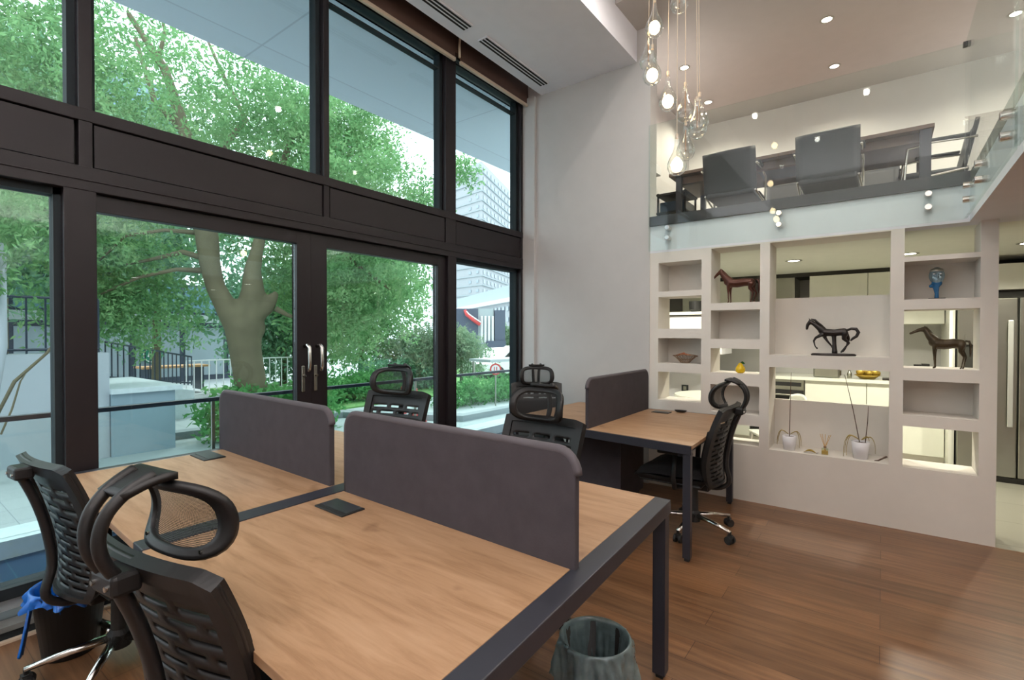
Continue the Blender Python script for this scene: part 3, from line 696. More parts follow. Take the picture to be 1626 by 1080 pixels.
horse('horse_figurine', 'long-necked greenish bronze horse in the niche left of the fridge', 'patina', (SH-.08, -.345, 1.213), .32, 1, .80)
# trotting black horse on a plinth
m = MB(); S = .305
def c(*pts): caps(m, [(p[0]*S, p[1]*S+.02, p[2]*S, p[3]*S) for p in pts])
c((-.30, .58, 0, .10), (-.10, .55, 0, .095), (.12, .56, 0, .105), (.20, .60, 0, .09))
c((.18, .62, 0, .10), (.29, .72, 0, .075), (.38, .80, 0, .06), (.46, .85, 0, .06)); c((.47, .85, 0, .058), (.53, .77, 0, .045), (.55, .66, 0, .032))
for e in (-.03, .03): c((.47, .89, e, .02), (.50, .95, e, .008))
c((.19, .50, -.05, .055), (.33, .42, -.05, .035), (.38, .33, -.05, .026), (.345, .18, -.05, .018), (.30, .13, -.05, .024))
c((.17, .50, .05, .055), (.08, .34, .05, .032), (-.02, .20, .05, .022), (-.08, .06, .05, .02), (-.06, .02, .05, .026))
c((-.33, .54, -.05, .08), (-.30, .40, -.05, .05), (-.42, .28, -.05, .028), (-.30, .12, -.05, .02), (-.25, .04, -.05, .026))
c((-.33, .54, .05, .075), (-.40, .40, .05, .045), (-.38, .26, .05, .026), (-.33, .12, .05, .02), (-.28, .05, .05, .025))
c((-.08, .48, 0, .055), (-.09, .25, 0, .05), (-.10, .02, 0, .07))
root = thing('horse_figurine', 'black trotting horse statuette on an oval plinth in the widest niche', 'horse figurine', (SH-.03, .345, 1.286))
m.build('horse', 'darkb', root, remesh=.0045)
MB().lathe([(0, 0), (1, 0), (1.02, .10), (.94, .16), (0, .18)], n=30).build('plinth', 'darkb', root)
pl = root.children[-1]; pl.scale = (.055, .155, .12); pl.location = (0, -.02, 0)
m2 = MB(); P = [(-.38, .62, .03), (-.46, .66, .035), (-.57, .65, .045), (-.62, .56, .045), (-.58, .46, .04), (-.50, .40, .035), (-.45, .34, .02)]
m2.tube([(0, p[0]*S, p[1]*S+.02) for p in P], [p[2]*S for p in P], 8).build('tail', 'darkb', root, smooth=True)
MB().tube([(0, .45*S, .93*S+.02), (0, .36*S, .90*S+.02), (0, .30*S, .84*S+.02), (0, .22*S, .76*S+.02), (0, .12*S, .68*S+.02)], [.018*S, .035*S, .03*S, .035*S, .01*S], 6).build('mane', 'darkb', root, smooth=True)

# blue glazed face sculpture on a stand
root = thing('face_sculpture', 'blue and silver face sculpture on a dark stand in a closed niche', 'sculpture', (SH-.02, -.318, 1.72)); root.scale = (.93, .88, .97)
MB().box(-.035, .035, -.055, .055, 0, .012).build('stand', 'darkb', root, bevel=.002)
m = MB(); m.tube([(0, 0, .01), (0, 0, .05), (0, .005, .09), (0, .0, .125)], [.016, .014, .022, .03], 10); m.ball((0, .038, .105), .014); m.ball((0, 0, .125), .035, 14, (1, 1.05, .8)); m.build('neck', 'blue', root, remesh=.004)
m = MB(); m.ball((.012, 0, .185), .058, 18, (.7, .92, 1.12)); m.ball((-.012, 0, .15), .035, 14, (.8, .9, 1)); m.ball((-.038, 0, .180), .011, 8, (1, .7, 2.0)); m.ball((-.034, 0, .150), .012, 8, (.8, 1.5, .6))
for e in (-.022, .022): m.ball((-.030, e, .200), .013, 8, (.6, 1.3, .5)); m.ball((-.026, e, .168), .016, 8, (.6, 1, .9))
o = m.build('face', 'silverb', root, remesh=.0035)
MB().ball((.01, 0, .222), .05, 16, (.72, .95, .45)).build('cap', 'steel', root, smooth=True)
for e in (-.021, .021): MB().ball((-.040, e, .194), .007, 8, (.5, 1.2, .55)).build('eye', 'whitep', root, smooth=True)

# wire bowl with orange leaves
root = thing('wire_bowl', 'copper wire fruit bowl with orange leaf trim in a left niche', 'bowl', (SH, 1.535, 1.182))
m = MB()
ring = lambda r, z, wob=0: [(.55*r*math.cos(2*PI*k/30), r*math.sin(2*PI*k/30), z+wob*math.cos(4*PI*k/30)) for k in range(31)]
for k in range(30): m.tube(ring(.118, .075, .008)[k:k+2], .0035, 5); m.tube(ring(.065, .035)[k:k+2], .002, 5); m.tube(ring(.042, .004)[k:k+2], .003, 5)
for k in range(18):
    a = 2*PI*k/18; b2 = a+.5
    m.tube([(.55*.042*math.cos(a), .042*math.sin(a), .004), (.55*.07*math.cos((a+b2)/2), .07*math.sin((a+b2)/2), .035), (.55*.118*math.cos(b2), .118*math.sin(b2), .075)], .0018, 5)
    m.tube([(.55*.042*math.cos(b2), .042*math.sin(b2), .004), (.55*.07*math.cos((a+b2)/2), .07*math.sin((a+b2)/2), .035), (.55*.118*math.cos(a), .118*math.sin(a), .075)], .0018, 5)
m.build('basket', 'wire', root)
m = MB(); 
for k, (yy, zz, r_) in enumerate([(.01, .088, .018), (.035, .083, .014), (-.02, .084, .014), (.06, .076, .012), (-.05, .08, .012), (.0, .098, .010)]): m.ball((-.04, yy, zz), r_, 8, (.4, 1.4, .7))
m.build('leaf_trim', 'orange', root, smooth=True)

# yellow ceramic pear
root = thing('ceramic_pear', 'yellow ceramic pear with a green leaf in an open niche', 'ornament', (SH-.08, 1.02, 1.113))
MB().lathe([(0, 0), (.022, .001), (.036, .012), (.041, .03), (.037, .05), (.025, .068), (.018, .08), (.014, .088), (0, .092)], n=24).build('pear', 'yellow', root, smooth=True)
MB().tube([(0, 0, .088), (0, -.01, .1)], [.003, .002], 6).build('stem', 'stick', root)
MB().surf(lambda s, t: (.006*s, -.03*t-.004, .094-.012*t*t+.004*abs(s)+(.010*s*math.sin(PI*t))), 4, 6).build('leaf', 'gleaf', root, solid=.003)

# two dried orchids in white pots
def orchid(loc, r, h, lab, stems, leaves):
    root = thing('potted_orchid', lab, 'dried plant', loc, group='withered orchids in white pots')
    MB().lathe([(0, 0), (r*.78, 0), (r, h), (r*.93, h), (r*.74, .01), (0, .01)], n=28).build('pot', 'whitep', root, smooth=True)
    MB().lathe([(0, h*.9), (r*.93, h*.9)], n=20).build('soil', 'stick', root)
    for st in stems: MB().tube(st, [.0035]+[.003]*(len(st)-2)+[.0015], 6).build('stem', 'stick', root)
    for (d, L_, drop, wd) in leaves:
        def f(s, q):
            out = L_*math.sin(min(1, q*1.25)*PI/2); z = h+.012+.028*math.sin(PI*min(1, q*1.4))-drop*max(0, q-.35)**1.3*1.7
            return (.006*math.sin(3*q)+wd*s*math.sin(PI*(.08+.88*q))*.6-.01, d*(.006+out), z+wd*s*s*.2)
        MB().surf(f, 4, 14).build('leaf', 'dry', root, smooth=True, solid=.003)
    return root
orchid((SH-.06, .632, .477), .056, .12, 'withered orchid with an upright stem in the left white pot', [[(0, 0, .1), (0, -.004, .35), (0, -.01, .66)]],
       [(1, .085, .10, .018), (1, .075, .07, .014), (-1, .082, .09, .016), (-1, .070, .11, .012)])
orchid((SH-.06, .135, .477), .062, .135, 'withered orchid with a leaning stem in the right white pot', [[(0, .005, .12), (0, .05, .38), (0, .108, .66)], [(0, -.03, .12), (0, -.045, .30), (0, -.048, .42)]],
       [(1, .095, .12, .022), (1, .105, .15, .020), (1, .085, .14, .018), (-1, .09, .10, .018), (-1, .05, .0, .02)])
# reed diffuser
root = thing('reed_diffuser', 'small glass reed diffuser with rattan sticks between the white pots', 'diffuser', (SH-.08, .372, .477))
MB().box(-.02, .02, -.024, .024, 0, .055).build('bottle', glass('diffuser_glass', (.85, .9, .75), 2.5), root, bevel=.004)
MB().box(-.017, .017, -.021, .021, .003, .03).build('oil', 'reed', root)
MB().cyl((0, 0, .055), (0, 0, .068), .011, n=14).build('collar', 'wire', root)
for a, b_ in ((.035, 0), (.022, .01), (-.04, 0), (-.028, -.01), (.0, .012)): MB().cyl((0, -a*.2, .03), (b_, a, .165), .002, n=6).build('reed', 'reed', root)
root = thing('dried_leaf', 'curled golden dried leaf lying left of the reed diffuser', 'leaf', (SH-.1, .475, .477))
MB().surf(lambda s, t: (.018*s*math.sin(PI*t), -.045+.09*t, .004+.012*abs(s)*math.sin(PI*t)+.012*math.sin(PI*t)), 6, 10).build('blade', 'gold', root, smooth=True, solid=.003)
MB().tube([(0, -.045, .005), (0, -.062, .012)], [.003, .001], 6).build('stalk', 'stick', root)
tag(MB().tube([(SH-.1, .045, .482), (SH-.1, .02, .486), (SH-.1, -.01, .508), (SH-.1, -.03, .522), (SH-.1, -.038, .52)], [.003, .006, .006, .007, .002], 8).build('dried_leaf', 'stick', None, smooth=True), 'brown curled leaf lying right of the right white pot', 'leaf')
# small oval dish at the far desk edge
tag(MB().surf(lambda s, t: (4.50+.028*(.3+.7*t)*math.cos(PI*s), 1.46+.055*(.3+.7*t)*math.sin(PI*s), .7545+.018*t*t), 28, 6).build('oval_dish', 'black', None, smooth=True, solid=.004), 'small dark oval dish on the far desk against the niche wall', 'dish')

# ================================================================ KITCHEN beyond the niches
def cab(lab, x0, y0, y1, z0, z1, doors, depth=.55, mat='white', side=False):
    t = thing('kitchen_cabinet', lab, 'cabinet', (x0, y0, 0), group='white kitchen cabinets')
    MB().box(.02, depth, 0, y1-y0, z0, z1).build('body', mat, t)
    w_ = (y1-y0)/doors
    for k in range(doors): MB().box(0, .019, w_*k+.002, w_*(k+1)-.002, z0+.003, z1-.003).build('door', mat, t, bevel=.002)
    return t
cab('tall-fronted white wall cabinet seen above the trotting horse', 7.30, .15, .75, 1.58, 2.20, 1)
cab('white wall cabinet seen above the left part of the standing horse niche', 7.30, -.55, .147, 1.58, 2.20, 1)
cab('white wall cabinet behind the red-brown horse', 7.30, 1.45, 2.35, 1.58, 2.20, 1)
cab('white base cabinet right of the oven', 7.20, .15, .78, .10, .885, 1, .6)
cab('white base cabinet beside the fridge', 7.20, -.55, .147, .10, .885, 1, .6)
cab('white base cabinet left of the oven', 7.20, 1.42, 2.6, .10, .885, 2, .6)
cab('white cabinet over the steel fridge', 6.84, -1.62, -.62, 1.905, 2.165, 2)
struct('trim_cabinet_plinth', B(7.26, 7.8, -.58, 2.6, 0, .10), 'shelfw')
struct('trim_shadow_gap', B(7.33, 7.8, -1.6, 2.6, 2.20, 2.25), 'dark')
struct('trim_fridge_gap', B(6.90, 7.4, -1.62, -.60, 1.84, 1.905), 'dark')
struct('trim_fridge_surround', B(6.86, 7.8, -.60, -.555, 0, 2.2), 'white')
tag(B(7.165, 7.84, -.553, 2.6, .885, .925).build('worktop', 'white', None, bevel=.003), 'white kitchen worktop running along the back wall', 'worktop')
t = thing('extractor_hood', 'copper-lit steel extractor hood between the wall cabinets', 'hood', (7.35, .92, 0))
MB().box(0, .5, 0, .36, 1.9, 2.2).build('chimney', 'steel', t); MB().box(-.02, .5, -.12, .48, 1.62, 1.70).build('canopy', 'steel', t, bevel=.004)
t = thing('oven', 'built-in steel oven seen between the white pot stems', 'oven', (7.2, .79, 0))
MB().box(.02, .58, 0, .60, .12, .885).build('body', 'steel', t)
MB().box(0, .02, .005, .595, .76, .88).build('control_panel', 'steel', t); MB().box(-.004, 0, .03, .57, .80, .85).build('display', 'rubber', t)
o = MB().box(0, .02, .005, .595, .16, .75).build('oven_door', 'rubber', t); MB().cyl((-.03, .05, .69), (-.03, .55, .69), .012, n=12).build('handle', 'steel', o)
# fridge
t = thing('fridge', 'stainless steel side-by-side fridge with long handles past the shelf wall', 'fridge', (6.82, -1.53, 0))
MB().box(.03, .68, 0, .92, .05, 1.84).build('body', 'dark', t)
for k, (a, b_) in enumerate([(.005, .47), (.48, .915)]):
    o = MB().box(-.03, .03, a, b_, .06, 1.82).build('fridge_door', 'steel', t, bevel=.008)
    hy = .405 if k == 0 else .535
    m = MB(); m.box(-.085, -.065, hy-.02, hy+.02, .56, 1.60); m.box(-.07, -.03, hy-.01, hy+.01, .60, .63); m.box(-.07, -.03, hy-.01, hy+.01, 1.53, 1.56); m.build('handle', 'steelw', o, bevel=.004)
o = MB().box(-.034, -.028, .66, .86, 1.10, 1.45).build('dispenser', 'dark', t)
MB().box(-.05, -.03, .66, .86, 1.36, 1.46).build('dispenser_panel', 'steel', o)
MB().box(0, .6, .02, .90, 0, .05).build('plinth', 'dark', t)
# counter goods
t = thing('toaster', 'grey metal toaster on the kitchen worktop', 'toaster', (7.34, .42, .925)); MB().box(-.08, .08, -.0, .28, 0, .135).build('body', 'steel', t, bevel=.02)
MB().box(-.04, .04, -.012, .0, .03, .09).build('lever_plate', 'patina', t)
root = thing('fruit_basket', 'golden bowl heaped with fruit on the kitchen worktop', 'basket', (7.36, .145, .925))
MB().lathe([(0, 0), (.07, 0), (.13, .05), (.135, .05), (.07, .008), (0, .008)], n=24).build('bowl', 'gold', root, smooth=True)
for k, (a, b_, q) in enumerate([(-.03, .07, .045), (0, 0, .05), (-.02, -.07, .042), (.04, .05, .04), (-.05, -.02, .035), (.02, -.10, .03)]):
    tag(MB().ball((7.36+a, .145+b_, .925+.05+q*.7), q, 12).build('orange_fruit', 'gold', None, smooth=True), 'round golden fruit heaped in the worktop bowl', 'fruit', 'fruit in the golden bowl')
tag(MB().lathe([(0, 0), (.025, 0), (.025, .06), (.012, .08), (.01, .10), (0, .10)], (7.36, .325, .925), 16).build('bottle', 'steel', None, smooth=True), 'small grey bottle between toaster and fruit bowl', 'bottle')
tag(B(7.25, 7.5, -.10, .0, .925, .94).build('chopping_board', 'darkb', None), 'flat dark board at the right end of the worktop', 'board')
t = thing('knife_block', 'black knife block with steel cutlery behind the long-necked horse', 'knife block', (7.4, -.36, .925))
MB().box(-.05, .05, -.07, .0, 0, .20).build('block', 'rubber', t); MB().box(-.06, .05, 0, .075, 0, .13).build('cutlery_pot', 'steel', t, bevel=.004); MB().box(-.055, .05, .0, .07, .13, .19).build('handles', 'rubber', t)
tag(MB().surf(lambda s, q: (7.3+.03*s, -.22-.09*q, .93+.10*(1-q)), 4, 4).build('spatula', 'steel', None, solid=.01), 'grey spatula leaning on the worktop by the splashback', 'utensil')
# breakfast table and chairs
t = thing('round_table', 'round white kitchen table behind the left niches', 'table', (6.1, 1.55, 0))
MB().lathe([(0, .72), (.48, .72), (.49, .735), (.48, .75), (0, .75)], n=40).build('tabletop', 'white', t); MB().cyl((0, 0, .02), (0, 0, .72), .04).build('pillar', 'white', t); MB().lathe([(0, 0), (.27, 0), (.25, .02), (0, .03)], n=30).build('foot', 'white', t)
def kchair(x, y, a, lab):
    t = thing('kitchen_chair', lab, 'chair', (x, y, 0), a, 'white kitchen chairs')
    MB().box(-.2, .2, -.2, .2, .43, .46).build('seat', 'white', t, bevel=.01)
    m = MB().surf(lambda s, q: (-.19-.05*q+.03*s*s, .19*s*(1-.12*q**4), .46+.40*q-.03*s*s*q), 17, 14, lambda i, j: not (9 <= j <= 10 and i in (3, 5, 7, 9, 11, 13)))
    m.build('backrest', 'white', t, smooth=True, solid=.015)
    for sx in (-.17, .17):
        for sy in (-.17, .17): MB().cyl((sx, sy, .43), (sx*1.15, sy*1.15, 0), .014, .010, 10).build('leg', 'chrome', t)
    return t
kchair(5.62, .86, math.radians(120), 'white kitchen chair with pierced back seen over the low niche panel')
kchair(5.75, 2.15, math.radians(-40), 'white kitchen chair behind the leftmost niches')
t = thing('wall_cupboard', 'white cupboard seen through the upper left niche', 'cabinet', (6.5, 2.2, 0)); MB().box(0, .5, -.6, .9, 1.21, 1.70).build('body', 'whitep', t); MB().box(-.03, .5, -.6, .9, 1.715, 1.75).build('top_board', 'white', t); MB().box(.0, .5, -.6, .9, 1.70, 1.715).build('gap', 'dark', t)
tag(MB().lathe([(0, 0), (.05, 0), (.08, .03), (.085, .14), (.078, .14), (0, .02)], (6.6, 1.95, 1.75), 20).build('black_pot', 'rubber', None), 'black pot on top of the white cupboard', 'pot')
struct('wall_niche_screen', B(6.75, 6.8, 1.7, 3.25, 0, 1.2), 'whitep')
t = thing('wall_switch', 'charcoal wall switch seen through the lower left niche', 'switch', (6.743, 2.13, .735)); MB().box(-.006, .004, -.045, .045, -.045, .045).build('plate', 'switch', t, bevel=.003); MB().box(-.009, -.006, -.02, .02, -.025, .025).build('rocker', 'steel', t)

# ================================================================ MEZZANINE FURNITURE
t = thing('meeting_table', 'long walnut meeting table up on the mezzanine', 'table', (0, 0, 2.60))
MB().box(5.70, 6.80, -.35, 2.0, .68, .715).build('tabletop', 'tablew', t, bevel=.003)
MB().box(5.8, 5.86, -.3, 1.95, .60, .68).build('apron', 'tablew', t)
for x, y in ((5.74, 1.93), (6.70, 1.93)): MB().box(x, x+.06, y-.06, y, 0, .68).build('leg', 'metal', t)
MB().box(5.72, 5.80, -.33, -.25, 0, .68).build('leg', 'metal', t); MB().box(6.70, 6.78, -.33, -.27, 0, .68).build('leg', 'metal', t)
MB().box(5.9, 6.3, .72, 1.1, .62, .66).build('cable_tray', 'metal', t)
def mchair(x, y, a, lab):
    t = thing('cantilever_chair', lab, 'chair', (x, y, 2.60), a, 'charcoal cantilever chairs at the meeting table')
    MB().surf(lambda s, q: (-.20-.09*q+.02*s*s, .26*s, .36+.43*q), 8, 10).build('backrest', 'chairg', t, smooth=True, solid=.03)
    MB().box(-.22, .25, -.24, .24, .33, .385).build('seat', 'chairg', t, bevel=.02)
    for e in (-1, 1):
        o = MB().tube([(-.27, e*.27, .62), (.05, e*.27, .63), (.22, e*.27, .60), (.24, e*.27, .3), (.25, e*.27, .012), (-.28, e*.27, .012)], .012, 8).build('frame', 'chrome', t, smooth=True)
        MB().box(-.22, .12, e*.27-.025, e*.27+.025, .635, .66).build('arm_pad', 'rubber', o, bevel=.008)
        MB().cyl((-.21, e*.25, .36), (.24, e*.27, .30), .010).build('stretcher', 'chrome', t)
    MB().box(-.236, -.232, -.04, .04, .47, .50).build('care_label', 'whitep', t)
    return t
mchair(5.82, 1.315, 0, 'charcoal chair with square back, nearest the pendant drops')
mchair(5.84, .44, 0, 'charcoal chair with square back, middle of the meeting table')
mchair(6.25, -.38, math.radians(92), 'charcoal chair in profile at the end of the meeting table')
mchair(6.95, 1.0, math.radians(180), 'charcoal chair across the meeting table between the two square backs')
mchair(6.95, .12, math.radians(180), 'charcoal chair across the meeting table near its end panel')
t = thing('storage_trolley', 'dark wire trolley under the left end of the meeting table', 'trolley', (6.05, 2.02, 2.60))
m = MB()
for x in (-.2, .2):
    for y in (-.16, .16): m.box(x-.01, x+.01, y-.01, y+.01, 0, .55)
m.box(-.22, .22, -.18, .18, .52, .54); m.box(-.22, .22, -.18, .18, .30, .32); m.build('rack', 'rubber', t)
MB().box(-.2, .2, -.16, .14, .32, .44).build('tray_box', 'railm', t, bevel=.01)

# ================================================================ OUTSIDE
GZ = -.5
struct('ground_street', B(-60, 260, 4.9, 320, GZ-.2, GZ), 'road')
struct('floor_balcony', B(-8, 14, 3.5, 4.62, -.09, -.03), 'deck')
struct('trim_balcony_kerb', B(-8, 14, 4.62, 4.95, -.6, .09), 'ledge')
struct('ceiling_canopy', B(-8, 14, 3.5, 4.95, 4.12, 4.5), 'soffit')
t = thing('balcony_railing', 'dark blue handrail over clear glass along the balcony', 'railing')
MB().box(-8, 14, 4.675, 4.725, .87, .905).build('handrail', 'railm', t, bevel=.004)
for i, (a, b_) in enumerate([(-2.2, -.22), (-.2, 1.89), (1.92, 4.24), (4.27, 7.08), (7.11, 9.5)]):
    MB().box(a, b_, 4.694, 4.706, .09, .87).build('glass_panel', 'bal', t)
for x in (-.21, 1.905, 4.255, 7.095): MB().box(x-.012, x+.012, 4.69, 4.715, .05, .87).build('post', 'steel', t)
# kerbs, pavements
struct('kerb_far', MB().prism([(2, 10.6), (6.9, 10.1), (8.2, 7.5), (30, 6.9), (30, 7.15), (8.5, 7.75), (7.2, 10.4), (2, 10.9)], 2, GZ, GZ+.13), 'kerb')
struct('pavement_far', MB().prism([(2, 10.9), (7.2, 10.4), (8.5, 7.75), (30, 7.15), (30, 60), (2, 60)], 2, GZ, GZ+.10), 'pave')
struct('pavement_near', B(-20, 2.0, 5.6, 9.8, GZ, GZ+.06), 'pave')
# concrete walls at the left
tag(MB().box(-12, 2.46, 9.8, 10.4, GZ, 1.16).build('concrete_wall', 'conc'), 'tall pale concrete wall beyond the left window', 'wall')
t = thing('stair_block', 'low blue-grey concrete block with a white coping beside the tall wall', 'planter', (0, 0, 0))
MB().box(2.47, 3.35, 9.75, 12.2, GZ, .50).build('body', 'concb', t); MB().box(2.46, 3.45, 9.7, 12.3, .50, .58).build('coping', 'ledge', t)
tag(MB().prism([(2.5, .58), (4.6, .2), (4.6, GZ), (2.5, GZ)], 1, 12.3, 16.0).build('ramp', 'ledge'), 'pale sloping ramp behind the concrete block', 'ramp')
def rails(name, lab, x0, y0, x1, y1, z0, z1, n, mat='railm', slope=0):
    t = thing(name, lab, 'fence', (x0, y0, z0)); L_ = (x1-x0, y1-y0)
    for zz in (0.06, z1-z0): MB().tube([(0, 0, zz), (L_[0], L_[1], zz+slope)], .022, 6).build('rail', mat, t)
    m = MB()
    for k in range(n+1):
        q = k/n; m.tube([(L_[0]*q, L_[1]*q, slope*q), (L_[0]*q, L_[1]*q, slope*q+z1-z0)], .016, 4)
    o = m.build('baluster', mat, t); o['kind'] = 'stuff'
rails('railing_fence', 'dark railing on top of the tall concrete wall', -6, 10.1, 2.40, 10.1, 1.16, 2.0, 40)
rails('railing_fence', 'dark railing stepping down along the pale ramp', 3.0, 12.2, 5.4, 14.6, .55, 1.3, 18, slope=-.45)
rails('railing_fence', 'white railing beyond the big tree trunk', 5.6, 15.5, 9.5, 15.5, -.3, .7, 20, 'whitepaint')

# ---- trees
def sprays(nc, centers, n_leaf, size, rg, droop=.35):
    """leaf cards on small twigs around blob centres; returns verts (n*4,3)"""
    out = []
    C_ = np.array([c[:3] for c in centers]); Rr = np.array([c[3:6] for c in centers]); wt = np.array([c[6] for c in centers], float); wt /= wt.sum()
    idx = rg.choice(len(centers), nc, p=wt)
    d = rg.normal(size=(nc, 3)); d /= np.linalg.norm(d, axis=1)[:, None]
    rad = rg.uniform(0, 1, nc)**(1/2.4)
    base = C_[idx] + d*rad[:, None]*Rr[idx]
    ax = rg.normal(size=(nc, 3)); ax[:, 2] = ax[:, 2]*.4-droop; ax /= np.linalg.norm(ax, axis=1)[:, None]
    k = np.arange(n_leaf)
    pos = base[:, None, :] + ax[:, None, :]*(k[None, :, None]*size*.55)
    pos = pos.reshape(-1, 3) + rg.normal(size=(nc*n_leaf, 3))*size*.35
    N = len(pos)
    a = rg.normal(size=(N, 3)); a[:, 2] -= .4; a /= np.linalg.norm(a, axis=1)[:, None]
    b = rg.normal(size=(N, 3)); b -= a*(a*b).sum(1)[:, None]; b /= np.linalg.norm(b, axis=1)[:, None]
    s = size*rg.uniform(.7, 1.3, N)[:, None]
    v = np.stack([pos, pos+a*s*.5+b*s*.22, pos+a*s*1.2, pos+a*s*.5-b*s*.22], 1)
    return v.reshape(-1, 3)
def leafobj(name, verts, mat, parent=None):
    n = len(verts)//4; me = bpy.data.meshes.new(name)
    me.vertices.add(n*4); me.vertices.foreach_set('co', verts.astype(np.float32).ravel())
    me.loops.add(n*4); me.loops.foreach_set('vertex_index', np.arange(n*4, dtype=np.int32))
    me.polygons.add(n); me.polygons.foreach_set('loop_start', np.arange(0, n*4, 4, dtype=np.int32)); me.polygons.foreach_set('loop_total', np.full(n, 4, dtype=np.int32))
    me.update(calc_edges=True); me.materials.append(M[mat])
    o = bpy.data.objects.new(name, me); C.objects.link(o)
    if parent: o.parent = parent
    return o
rg = np.random.default_rng(11)
TR = {
'trunk': [(4.77, 9.91, -0.53, 0.33), (4.73, 9.93, 0.35, 0.29), (4.64, 9.97, 1.09, 0.285), (4.6, 9.99, 1.59, 0.33)],
'L': [(4.54, 10.02, 1.58, 0.26), (4.35, 10.1, 1.95, 0.2), (4.18, 10.18, 2.36, 0.17), (4.1, 10.21, 2.77, 0.18), (4.06, 10.22, 3.24, 0.2), (4.01, 10.24, 3.65, 0.2), (3.91, 10.28, 4.17, 0.16), (3.8, 10.32, 4.96, 0.12), (3.46, 10.44, 6.25, 0.08), (2.93, 10.6, 7.11, 0.05)],
'R': [(4.64, 9.97, 1.59, 0.28), (4.72, 9.94, 1.96, 0.25), (4.76, 9.92, 2.33, 0.21), (4.75, 9.92, 2.7, 0.16), (4.82, 9.89, 3.08, 0.12), (4.89, 9.85, 3.45, 0.11), (5.1, 9.75, 4.35, 0.09), (5.46, 9.55, 5.67, 0.06)],
'R2': [(4.74, 9.93, 1.83, 0.22), (4.99, 9.8, 2.03, 0.16), (5.14, 9.73, 2.3, 0.06)],
'l1': [(4.02, 10.24, 2.65, 0.1), (3.6, 10.39, 2.64, 0.06), (3.08, 10.56, 2.46, 0.05), (2.54, 10.7, 2.11, 0.03)],
'l2': [(4.02, 10.24, 2.88, 0.1), (3.7, 10.36, 2.97, 0.08), (3.25, 10.51, 2.79, 0.05), (2.91, 10.61, 2.67, 0.03)],
'l3': [(3.96, 10.26, 3.35, 0.08), (3.43, 10.45, 3.34, 0.05), (2.91, 10.61, 3.17, 0.04), (2.55, 10.7, 2.69, 0.02)],
'u1': [(3.8, 10.32, 5.08, 0.1), (3.31, 10.49, 5.64, 0.08), (3.06, 10.57, 6.67, 0.05)],
'u2': [(3.89, 10.29, 4.28, 0.12), (4.66, 9.97, 5.63, 0.08), (4.27, 10.14, 6.5, 0.05), (3.99, 10.25, 7.23, 0.03)],
'u3': [(3.36, 10.48, 6.33, 0.06), (3.47, 10.44, 6.93, 0.05), (3.41, 10.46, 7.24, 0.03)],
'r3': [(5.11, 9.74, 3.73, 0.1), (5.96, 9.25, 3.36, 0.08), (6.37, 8.97, 2.99, 0.07), (6.99, 8.5, 2.42, 0.05)],
'r4': [(5.11, 9.74, 1.97, 0.1), (5.29, 9.64, 1.85, 0.07), (5.54, 9.5, 1.72, 0.05)],
}
t = thing('plane_tree', 'big forked plane tree with pale trunk outside the left glass door', 'tree', (0, 0, 0))
m = MB()
def smoothpts(P):
    out = []
    for i in range(len(P)-1):
        for k in range(4): out.append(tuple(P[i][c_]+(P[i+1][c_]-P[i][c_])*k/4 for c_ in range(4)))
    return out+[P[-1]]
m.tube([p[:3] for p in TR['trunk']], [p[3] for p in TR['trunk']], 14); m.ball((4.64, 9.97, 1.58), .30, 14, (1.25, 1, 1))
for k in ('L', 'R', 'R2'): m.tube([p[:3] for p in TR[k]], [p[3] for p in TR[k]], 12)
m.build('trunk', 'bark', t, remesh=.05)
for k in ('l1', 'l2', 'l3', 'u1', 'u2', 'u3', 'r3', 'r4'):
    P = [(p[0], p[1], p[2], p[3]*.62) for p in TR[k]]; MB().tube([p[:3] for p in P], [p[3] for p in P], 8).build('branch', 'bark', t, smooth=True)
blobs = [(6.5, 9.3, 5.7, 1.4, .7, 1.1, 2.0), (7.9, 7.3, 5.0, .38, .3, .35, .14), (3.0, 11.8, 5.4, 2.6, .9, 2.6, 3.6), (5.8, 10.8, 5.0, 2.0, .9, 2.2, 3.0), (1.6, 11.4, 5.6, 1.8, 1.0, 2.8, 2.6), (.7, 10.2, 3.6, 1.3, 1.0, 1.5, 1.5), (2.7, 11.0, 3.0, 1.0, .8, .9, .8), (3.6, 9.2, 5.6, 2.2, .5, 1.6, .8),
         (2.5, 10.9, 1.9, .8, .5, .6, .6), (3.4, 11.0, 2.0, .9, .5, .9, .5), (6.5, 9.0, 3.2, 1.1, .8, 1.5, 1.8), (6.3, 9.2, 1.7, 1.0, .6, .9, .8), (6.1, 7.8, 4.2, 1.2, .8, 1.0, .9), (4.6, 8.6, 5.6, 1.2, .8, .9, .6), (4.7, 7.4, 4.3, .35, .3, .22, .16), (7.45, 8.0, 4.4, .45, .4, .5, .2), (5.7, 10.2, 2.6, .7, .5, .9, .5), (7.3, 8.4, 2.2, .4, .5, .9, .25)]
leafobj('foliage', sprays(11800, blobs, 10, .082, rg), 'leaf', t)
